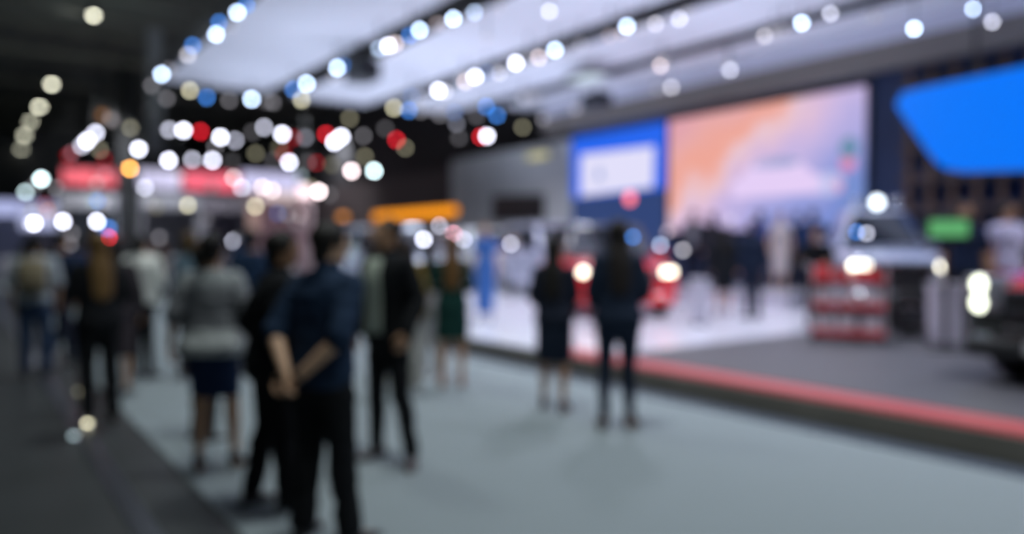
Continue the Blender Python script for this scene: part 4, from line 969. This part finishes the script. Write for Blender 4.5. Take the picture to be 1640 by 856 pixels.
def car(label, loc, yaw, col, L=4.6, W=1.85, style='sedan', lamp=2.0, lamp_col=(1.0, .93, .75), lower=None, rough=.25, group=None, name='car', metal=.0, roof=None, hood=None, slim=.70, topz=None):
    suv = style in ('suv', 'truck')
    wr = .42 if style == 'truck' else (.37 if suv else .33); zb = wr * .62 if suv else .20
    bz = dict(sedan=(.66, .88, 1.44), suv=(.80, 1.05, 1.72), truck=(.95, 1.22, 1.92))[style]
    hb = bz[0]; belt = bz[1]; top = topz or bz[2]; h2 = W / 2
    y0 = -L / 2
    if style == 'sedan':
        rows = [(y0, h2 * .72, .28, .50, .56, h2 * .55), (y0 + .08, h2 * .88, .20, .56, .64, h2 * .70), (y0 + .35, h2 * .96, .18, .62, .72, h2 * .78), (y0 + .9, h2, .18, .70, .84, h2 * .82), (y0 + 1.35, h2, .18, .78, .93, h2 * .84), (0, h2, .18, .82, .96, h2 * .88), (L / 2 - 1.1, h2, .18, .84, .97, h2 * .86), (L / 2 - .3, h2 * .96, .22, .82, .95, h2 * .80), (L / 2 - .05, h2 * .86, .28, .74, .88, h2 * .7), (L / 2, h2 * .75, .34, .68, .78, h2 * .6)]
        ys = (y0 + 1.15, y0 + 1.95, L / 2 - 1.45, L / 2 - .55); zc = .93
    else:
        d = bz[1]
        rows = [(y0, h2 * .84, zb + .10, hb - .10, hb, h2 * .72), (y0 + .06, h2 * .94, zb, hb, d - .12, h2 * .80), (y0 + .3, h2, zb, hb + .04, d - .03, h2 * .84), (y0 + 1.1, h2, zb, hb + .08, d + .02, h2 * .86), (0, h2, zb, d - .1, d + .04, h2 * .9), (L / 2 - .3, h2, zb, d - .1, d + .04, h2 * .9), (L / 2 - .05, h2 * .94, zb + .04, d - .14, d, h2 * .85), (L / 2, h2 * .86, zb + .12, d - .2, d - .06, h2 * .8)]
        ys = (y0 + 1.12, y0 + 1.65, L / 2 - .35, L / 2 - .10) if style == 'suv' else (y0 + 1.15, y0 + 1.5, L / 2 - 1.4, L / 2 - 1.2); zc = d + .02
    wx = (y0 + .88, L / 2 - .90)
    t = empty(name, loc, yaw, label, 'car' if style != 'truck' else 'truck', group)
    pm = mat('car paint %.2f %.2f %.2f' % col, col, rough, metal, coat=1.0)
    lm = mat('car lower %.2f' % (lower[0] if lower else 0), lower, .5) if lower else pm
    bo = put('body', body_mesh(L, W, rows, wr, wx, wr * 1.14), pm, t)
    if hood:
        bo.data.materials.append(mat('hood paint', hood, rough, coat=1.0))
        for f in bo.data.polygons:
            if f.center.z > hb + .06: f.material_index = 1
    # cabin
    b, tp = cabin(W, ys, zc, top, 0, (h2 * .88, h2 * slim))
    mb = MB(); A = mb.ring(b); B = mb.ring(tp); mb.skin([A, B])
    put('cabin', evaluate(mb.mesh('cabin'), [('BEVEL', dict(width=.07, segments=3))]), mat('roof paint %.2f' % roof[0], roof, .3, coat=1.0) if roof else pm, t)
    MBw = MB(); quad_panel(MBw, [b[0], b[1], tp[1], tp[0]], (.05, .95, .08, .90)); MBw.build('windscreen', m_glass, t)
    MBw = MB(); quad_panel(MBw, [b[2], b[3], tp[3], tp[2]], (.07, .93, .15, .88)); MBw.build('rear_window', m_glass, t)
    for q in ([b[1], b[2], tp[2], tp[1]], [b[3], b[0], tp[0], tp[3]]):
        for u0, u1 in ((.06, .47), (.51, .92)):
            MBw = MB(); quad_panel(MBw, q, (u0, u1, .12, .88)); MBw.build('side_window', m_glass, t)
    # wheels
    tm, rm = wheel_mesh(wr, .24), rim_mesh(wr, .23); tm.materials.append(m_tyre); rm.materials.append(m_rim)
    for y in wx:
        for sx in (-1, 1):
            o = bpy.data.objects.new('wheel', tm); o.parent = t; o.location = (sx * (h2 - .13), y, wr); COL.objects.link(o)
            r_ = bpy.data.objects.new('rim', rm); r_.parent = o; COL.objects.link(r_)
    # front end: headlights, grille, bumper, plate, fog lamps
    hz = .60 if style == 'sedan' else hb + .03
    yf = y0 - .0
    for sx in (-1, 1):
        M = Matrix.Translation((sx * h2 * .72, yf + .07, hz)) @ Matrix.Rotation(sx * .35, 4, 'Z')
        mb = MB().box(-.20, .20, -.06, .18, -.17 if hood else -.085, .17 if hood else .085, .03, M); hl = mb.build('headlight', mat('headlight shell', (.25, .26, .3), .15, coat=1.0), t, smooth=True)
        mb = MB()
        for lx, lz, lr in (((0, .085, .078), (0, -.085, .078)) if hood else ((.075 * sx, 0, .066), (-.075 * sx, 0, .066))): mb.lathe([(.01, -.085), (lr * .9, -.08), (lr, -.06), (lr, .0)], axis='y', n=16, M=M @ Matrix.Translation((lx, 0, lz)))
        mb.build('lens', glow('headlight %.1f %.2f' % (lamp, lamp_col[2]), lamp_col, lamp), hl)
        mb = MB().box(-.08, .08, -.03, .1, -.035, .035, .015, Matrix.Translation((sx * h2 * .70, yf + .02, zb + .22))); mb.build('fog_lamp', m_chrome, t)
        mb = MB().box(-.11, .11, -.05, .06, -.06, .08, .03, Matrix.Translation((sx * (h2 + .10), ys[0] + .45, zc + .10))); mb.tube([(sx * (h2 - .10), ys[0] + .5, zc + .03), (sx * (h2 + .08), ys[0] + .47, zc + .08)], .02, n=8); mb.build('mirror', pm, t, smooth=True)
        for yd in (-.25, .75):
            MB().box(-.015, .03, -.09, .09, -.012, .015, .006, Matrix.Translation((sx * (h2 - .008), yd, zc - .18))).build('door_handle', m_chrome, t)
        for yd in (-.55, .45): MB().box(-.02, .012, -.005, .005, -.30, .22, 0, Matrix.Translation((sx * (h2 - .012), yd, zc - .36))).build('door_seam', m_blackplastic, t)
        MB().box(-.13, .13, -.12, .04, -.07, .07, .02, Matrix.Translation((sx * h2 * .72, L / 2 - .02, zc - .17))).build('tail_light', mat('tail light', (.35, .01, .015), .2, coat=1), t)
    gz0, gz1 = (.40, .56) if style == 'sedan' else (zb + .28, hz + .06)
    g_ = MB().box(-h2 * .48, h2 * .48, yf - .03, yf + .12, gz0, gz1, .02).build('grille', m_blackplastic, t)
    mb = MB()
    for k in range(3):
        z = lerp(gz0 + .03, gz1 - .03, k / 2); mb.box(-h2 * .46, h2 * .46, yf - .045, yf - .02, z - .012, z + .012, .004)
    mb.build('grille_bars', m_chrome, g_)
    MB().box(-h2 * .86, h2 * .86, yf - .06, yf + .22, zb + (.02 if suv else .02), zb + .20, .05).build('bumper', lm if lower else pm, t, smooth=True)
    MB().box(-.26, .26, yf - .075, yf - .055, zb + .09, zb + .20, .004).build('number_plate', mat('plate', (.6, .6, .62), .4), t)
    if style == 'truck':
        MB().box(-h2 * .9, h2 * .9, yf - .14, yf - .05, zb + .16, zb + .34, .03).build('chrome_bumper', m_chrome, t)
        mb = MB()
        for sx in (-1, 1): mb.tube([(sx * h2 * slim * .85, ys[1] + .1, top + .02), (sx * h2 * slim * .85, ys[2] - .1, top + .02)], .022, n=8)
        mb.tube([(-h2 * slim * .85, ys[1] + .1, top + .06), (h2 * slim * .85, ys[1] + .1, top + .06)], .022, n=8)
        mb.build('roof_rack', m_blackplastic, t)
        for k, on in ((-.32, False), (.0, True), (.32, False)):
            MB().lathe([(.01, -.07), (.075, -.065), (.085, -.02), (.05, .03)], axis='y', n=14, M=Matrix.Translation((k, ys[1] + .1, top + .12))).build('roof_light', glow('roof glint glow', (.8, .9, 1.0), 6) if on else m_chrome, t, smooth=True)  # middle one glows in place of a glint on the truck
    if suv:
        for sx in (-1, 1):
            for y in wx:
                mb = MB(); rings = []
                for k in range(17):
                    a = PI * k / 16 * 1.06 - .1
                    c = V((sx * (h2 - .03), y + math.cos(a) * wr * 1.19, wr + math.sin(a) * wr * 1.19)); rd = V((0, math.cos(a), math.sin(a))); xx = V((sx, 0, 0))
                    rings.append(mb.ring([c - rd * .05 - xx * .05, c + rd * .05 - xx * .05, c + rd * .04 + xx * .06, c - rd * .05 + xx * .06]))
                mb.skin(rings).build('wheel_arch', m_blackplastic if lower or style == 'truck' else pm, t, smooth=True)
    return t
def facing(loc, extra=0):   # yaw so that the front (-Y) looks at the camera
    return math.atan2(loc.x, -loc.y) + PI + math.radians(extra) if False else math.atan2(-loc.x, loc.y) + math.radians(extra)
def carpos(px, py_ground, back, extra, z=ST):
    """front bumper over the pixel; car centre `back` metres behind it"""
    p = gnd(px, py_ground, z); yaw = facing(p, extra)
    c = p + Matrix.Rotation(yaw, 3, 'Z') @ V((0, back, 0)); return c, yaw
c_, y_ = carpos(1006, 512, 1.95, 16)
car('bright red car with lit headlights parked facing the aisle', c_, y_, (.80, .012, .02), 3.9, 1.98, 'suv', 7.5, (1.0, .92, .72), rough=.3, roof=(.02, .02, .03))
c_, y_ = carpos(822, 464, 2.2, 30)
car('white car with glowing headlights parked at the back of the stage', c_, y_, (.82, .88, .92), 4.4, 1.85, 'suv', 15, (.9, 1.0, 1.0), topz=1.85)
c_, y_ = carpos(946, 480, 2.1, 30)
car('silver car partly hidden between the white car and red car', c_, y_, (.55, .57, .72), 4.2, 1.85, 'suv', 9, (.8, .85, 1.0), metal=.2, topz=1.9)
c_, y_ = carpos(692, 477, 2.3, 30)
car('silver blue car behind the green-dressed woman', c_, y_, (.60, .68, .78), 4.7, 1.85, 'suv', 18, (.75, .9, 1.0), metal=.2, topz=1.85)
c_, y_ = carpos(1445, 530, 1.95, 15)
car('pale silver lifted truck with lit headlights behind the display tyre', c_, y_, (.50, .55, .70), 3.9, 1.62, 'truck', 8, (1.0, .97, .80), metal=.2, slim=.52, lower=(.02, .02, .025), name='pickup_truck')
p = gnd(1562, 612, ST); yaw = math.radians(-62)
c_ = p + Matrix.Rotation(yaw, 3, 'Z') @ V((.72, 2.3, 0))
car('black off-roader with red hood cut off by the right edge', c_, yaw, (.012, .018, .018), 4.6, 1.9, 'suv', 4.5, (.95, 1.0, .80), lower=(.012, .016, .016), hood=(.55, .012, .02), name='off_road_car')

# ---------------------------------------------------------------- display tyre
p = gnd(1457, 541, ST)
t = empty('tyre_display', p, math.radians(-28), 'black tyre with black rim standing upright in front of the truck', 'tyre')
r = .33
mb = MB(); mb.torus_lathe([(r * .62, -.12), (r * .9, -.13), (r * .985, -.10), (r, -.05), (r, .05), (r * .985, .10), (r * .9, .13), (r * .62, .12), (r * .58, 0)], axis='y', n=40)
o = mb.build('tyre', m_tyre, t, (0, 0, r), smooth=True)
mb = MB(); mb.torus_lathe([(r * .55, -.12), (r * .63, -.11), (r * .63, .11), (r * .55, .12), (r * .52, 0)], axis='y', n=32)
for k in range(6): mb.box(-.02, .02, -.06, .06, .03, r * .56, .004, Matrix.Rotation(2 * PI * k / 6, 4, 'Y'))
mb.lathe([(.01, -.07), (.06, -.07), (.06, .07), (.01, .07)], axis='y', n=18)
mb.build('rim', m_blackplastic, t, (0, 0, r), smooth=True)
MB().box(-.18, .18, -.14, .14, 0, .03, .008).box(-.18, -.14, -.14, .14, .03, .10).box(.14, .18, -.14, .14, .03, .10).build('cradle', m_chrome, t)

# ---------------------------------------------------------------- red tool trolley with white boxes
p = gnd(1358, 545, ST); yaw = math.radians(-24)
t = empty('display_trolley', p, yaw, 'red three-shelf trolley carrying white boxes beside the truck', 'trolley')
m_red = mat('red enamel', (.65, .02, .03), .35, coat=.5)
for z in (.10, .46, .82):
    MB().box(-.47, .47, -.24, .24, z - .03, z + .05, .01).build('shelf', m_red, t)
for sx in (-1, 1):
    for sy in (-1, 1):
        MB().tube([(sx * .455, sy * .225, .06), (sx * .455, sy * .225, 1.0)], .018, n=8, round_ends=False).build('post', mat('pale metal post', (.55, .55, .58), .3, .5), t)
        w_ = MB().lathe([(.01, -.018), (.045, -.018), (.05, 0), (.045, .018), (.01, .018)], axis='x', n=16).build('caster', m_tyre, t, (sx * .44, sy * .21, .05), smooth=True)
MB().tube([(-.47, -.225, 1.0), (-.58, -.225, 1.03), (-.58, .225, 1.03), (-.47, .225, 1.0)], .016, n=8).build('handle', m_chrome, t)
Mt = Matrix.Translation(p) @ Matrix.Rotation(yaw, 4, 'Z')
k = 0
NAMES = ['lowest shelf', 'middle shelf', 'top shelf']
for si, z in enumerate((.15, .51)):
    for i, x in enumerate((-.30, -.02, .28)):
        c = Mt @ V((x, -.04, z + .002)); hh = (.20, .22, .19)[i]
        t2 = empty('display_box', c, yaw, 'white box on the trolley\'s %s, %s' % (NAMES[si], ['left one', 'middle one', 'right one'][i]), 'box', 'white boxes on the red trolley')
        MB().box(-.11, .11, -.13, .13, 0, hh, .006).build('carton', mat('white carton', (.9, .9, .95), .5), t2)
        MB().box(-.112, .112, -.132, .132, hh - .03, hh + .002, .004).build('lid', mat('carton lid', (.5, .5, .56), .5), t2)
for i, (x, col, hh, nm) in enumerate(((-.33, (.75, .02, .03), .15, 'red'), (-.08, (.5, .05, .04), .10, 'flat red'), (.2, (.75, .03, .03), .11, 'wide red'))):
    c = Mt @ V((x, 0, .87 + .002))
    t2 = empty('tool_case', c, yaw, '%s tool case on the trolley\'s top shelf' % nm, 'case', 'red tool cases on the trolley')
    w2 = (.09, .10, .14)[i]
    MB().box(-w2, w2, -.12, .12, 0, hh, .02).build('shell', mat('case red %d' % i, col, .4), t2)
    MB().tube([(-w2 * .4, 0, hh - .01), (-w2 * .4, 0, hh + .035), (w2 * .4, 0, hh + .035), (w2 * .4, 0, hh - .01)], .008, n=6).build('handle', m_blackplastic, t2)

# ---------------------------------------------------------------- white plinths, green display
def plinth(px, py, w_, h_, label, col=(.62, .60, .70)):
    p = gnd(px, py, ST); t = empty('display_plinth', p, math.radians(-10), label, 'plinth')
    MB().box(-w_, w_, -w_, w_, .03, h_ - .03, .01).build('column', mat('plinth white', col, .4), t)
    MB().box(-w_ - .02, w_ + .02, -w_ - .02, w_ + .02, h_ - .03, h_, .006).build('top', mat('plinth top', (.7, .7, .78), .3), t)
    MB().box(-w_ + .02, w_ - .02, -w_ + .02, w_ - .02, 0, .03).build('base', m_blackplastic, t)
plinth(1510, 552, .15, .80, 'white plinth standing between display tyre and black off-roader')
plinth(1120, 520, .14, .75, 'slim white plinth standing right of the red car')
p = gnd(1516, 562, ST)
t = empty('information_stand', p, math.radians(-20), 'stand with a small green lit display beside the navy polo', 'display stand')
zg = at(1516, 366, p.y).z - ST
MB().tube([(0, .06, 0), (0, .06, zg)], .03, n=10, round_ends=False).build('pole', m_blackplastic, t)
MB().box(-.2, .2, -.12, .24, 0, .02, .005).build('base', m_blackplastic, t)
MB().box(-.25, .25, -.01, .05, zg - .15, zg + .15, .01).build('casing', m_blackplastic, t)
MB().box(-.21, .21, -.015, -.008, zg - .10, zg + .10).build('screen', glow('green display', (.22, .80, .30), .5), t)

# ---------------------------------------------------------------- lamps on stands, added in place of glints on the cars
SL = [(1370, 372, 'U', 2, 542, 'added blue glint lamp on a stand left of the truck'), (1386, 374, 'W', 2, 536, 'added white glint lamp on a stand left of the truck'),
      (1013, 380, 'U', 2, 528, 'added blue glint lamp on a stand left of the tall navy suit'), (1057, 393, 'B', 2, 476, 'added light blue glint lamp on a stand above the red car'),
      (1093, 401, 'G', 2, 488, 'added greyish glint lamp on a stand right of the red car'), (1068, 372, 'N', 1, 480, 'added rosy glint lamp on a stand behind the red car'),
      (946, 478, 'G', 2, 530, 'added low grey glint lamp on a stand before the red car'), (624, 387, 'W', 3, 486, 'added dazzling white glint lamp on a stand beside the black suit'),
      (679, 384, 'W', 3, 490, 'added dazzling white glint lamp on a stand above the mustard top'), (726, 376, 'P', 3, 494, 'added pink glint lamp on a stand above the green dress'),
      (743, 384, 'W', 2, 498, 'added white glint lamp on a stand right of the pink one'), (704, 362, 'W', 2, 482, 'added higher white glint lamp on a stand left of the pink one'),
      (818, 391, 'W', 2, 482, 'added white glint lamp on a stand before the white car'), (1169, 352, 'G', 1, 488, 'added dim glint lamp on a tall stand beyond the navy suit')]
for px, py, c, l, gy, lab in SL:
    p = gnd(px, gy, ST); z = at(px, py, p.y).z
    t = empty('glint_lamp', p, facing(p), lab, 'stand lamp', 'lamps added in place of car glints')
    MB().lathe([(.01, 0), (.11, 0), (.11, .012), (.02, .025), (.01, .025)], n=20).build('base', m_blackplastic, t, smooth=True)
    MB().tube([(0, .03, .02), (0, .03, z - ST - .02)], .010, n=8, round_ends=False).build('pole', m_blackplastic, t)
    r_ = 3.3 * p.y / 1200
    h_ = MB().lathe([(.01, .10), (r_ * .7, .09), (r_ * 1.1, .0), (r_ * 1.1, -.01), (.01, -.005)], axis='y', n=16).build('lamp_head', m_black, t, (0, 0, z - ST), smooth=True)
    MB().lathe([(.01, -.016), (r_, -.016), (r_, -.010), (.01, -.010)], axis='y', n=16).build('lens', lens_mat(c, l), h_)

# glowing pucks added for shoe glints on the dark floor by the long-haired woman in black
for px, py, c, l, lab in ((140, 684, 'Y', 2, 'warm added glint puck right at the feet of the black-suited long-haired woman'), (118, 704, 'C', 1, 'pale added glint puck nearest the camera on the dark floor'),
                          (127, 632, 'Y', 1, 'dim added glint puck left of the black-suited woman'), (185, 642, 'N', 1, 'rosy added glint puck by the edge of the grey carpet')):
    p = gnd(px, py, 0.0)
    t = empty('floor_glint', p, facing(p), lab, 'glint puck', 'glints added on the dark floor')
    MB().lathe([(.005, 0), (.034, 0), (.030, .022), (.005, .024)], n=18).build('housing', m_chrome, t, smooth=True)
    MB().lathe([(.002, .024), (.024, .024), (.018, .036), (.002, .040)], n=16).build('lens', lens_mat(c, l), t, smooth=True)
bpy.data.scenes.remove(WORK)
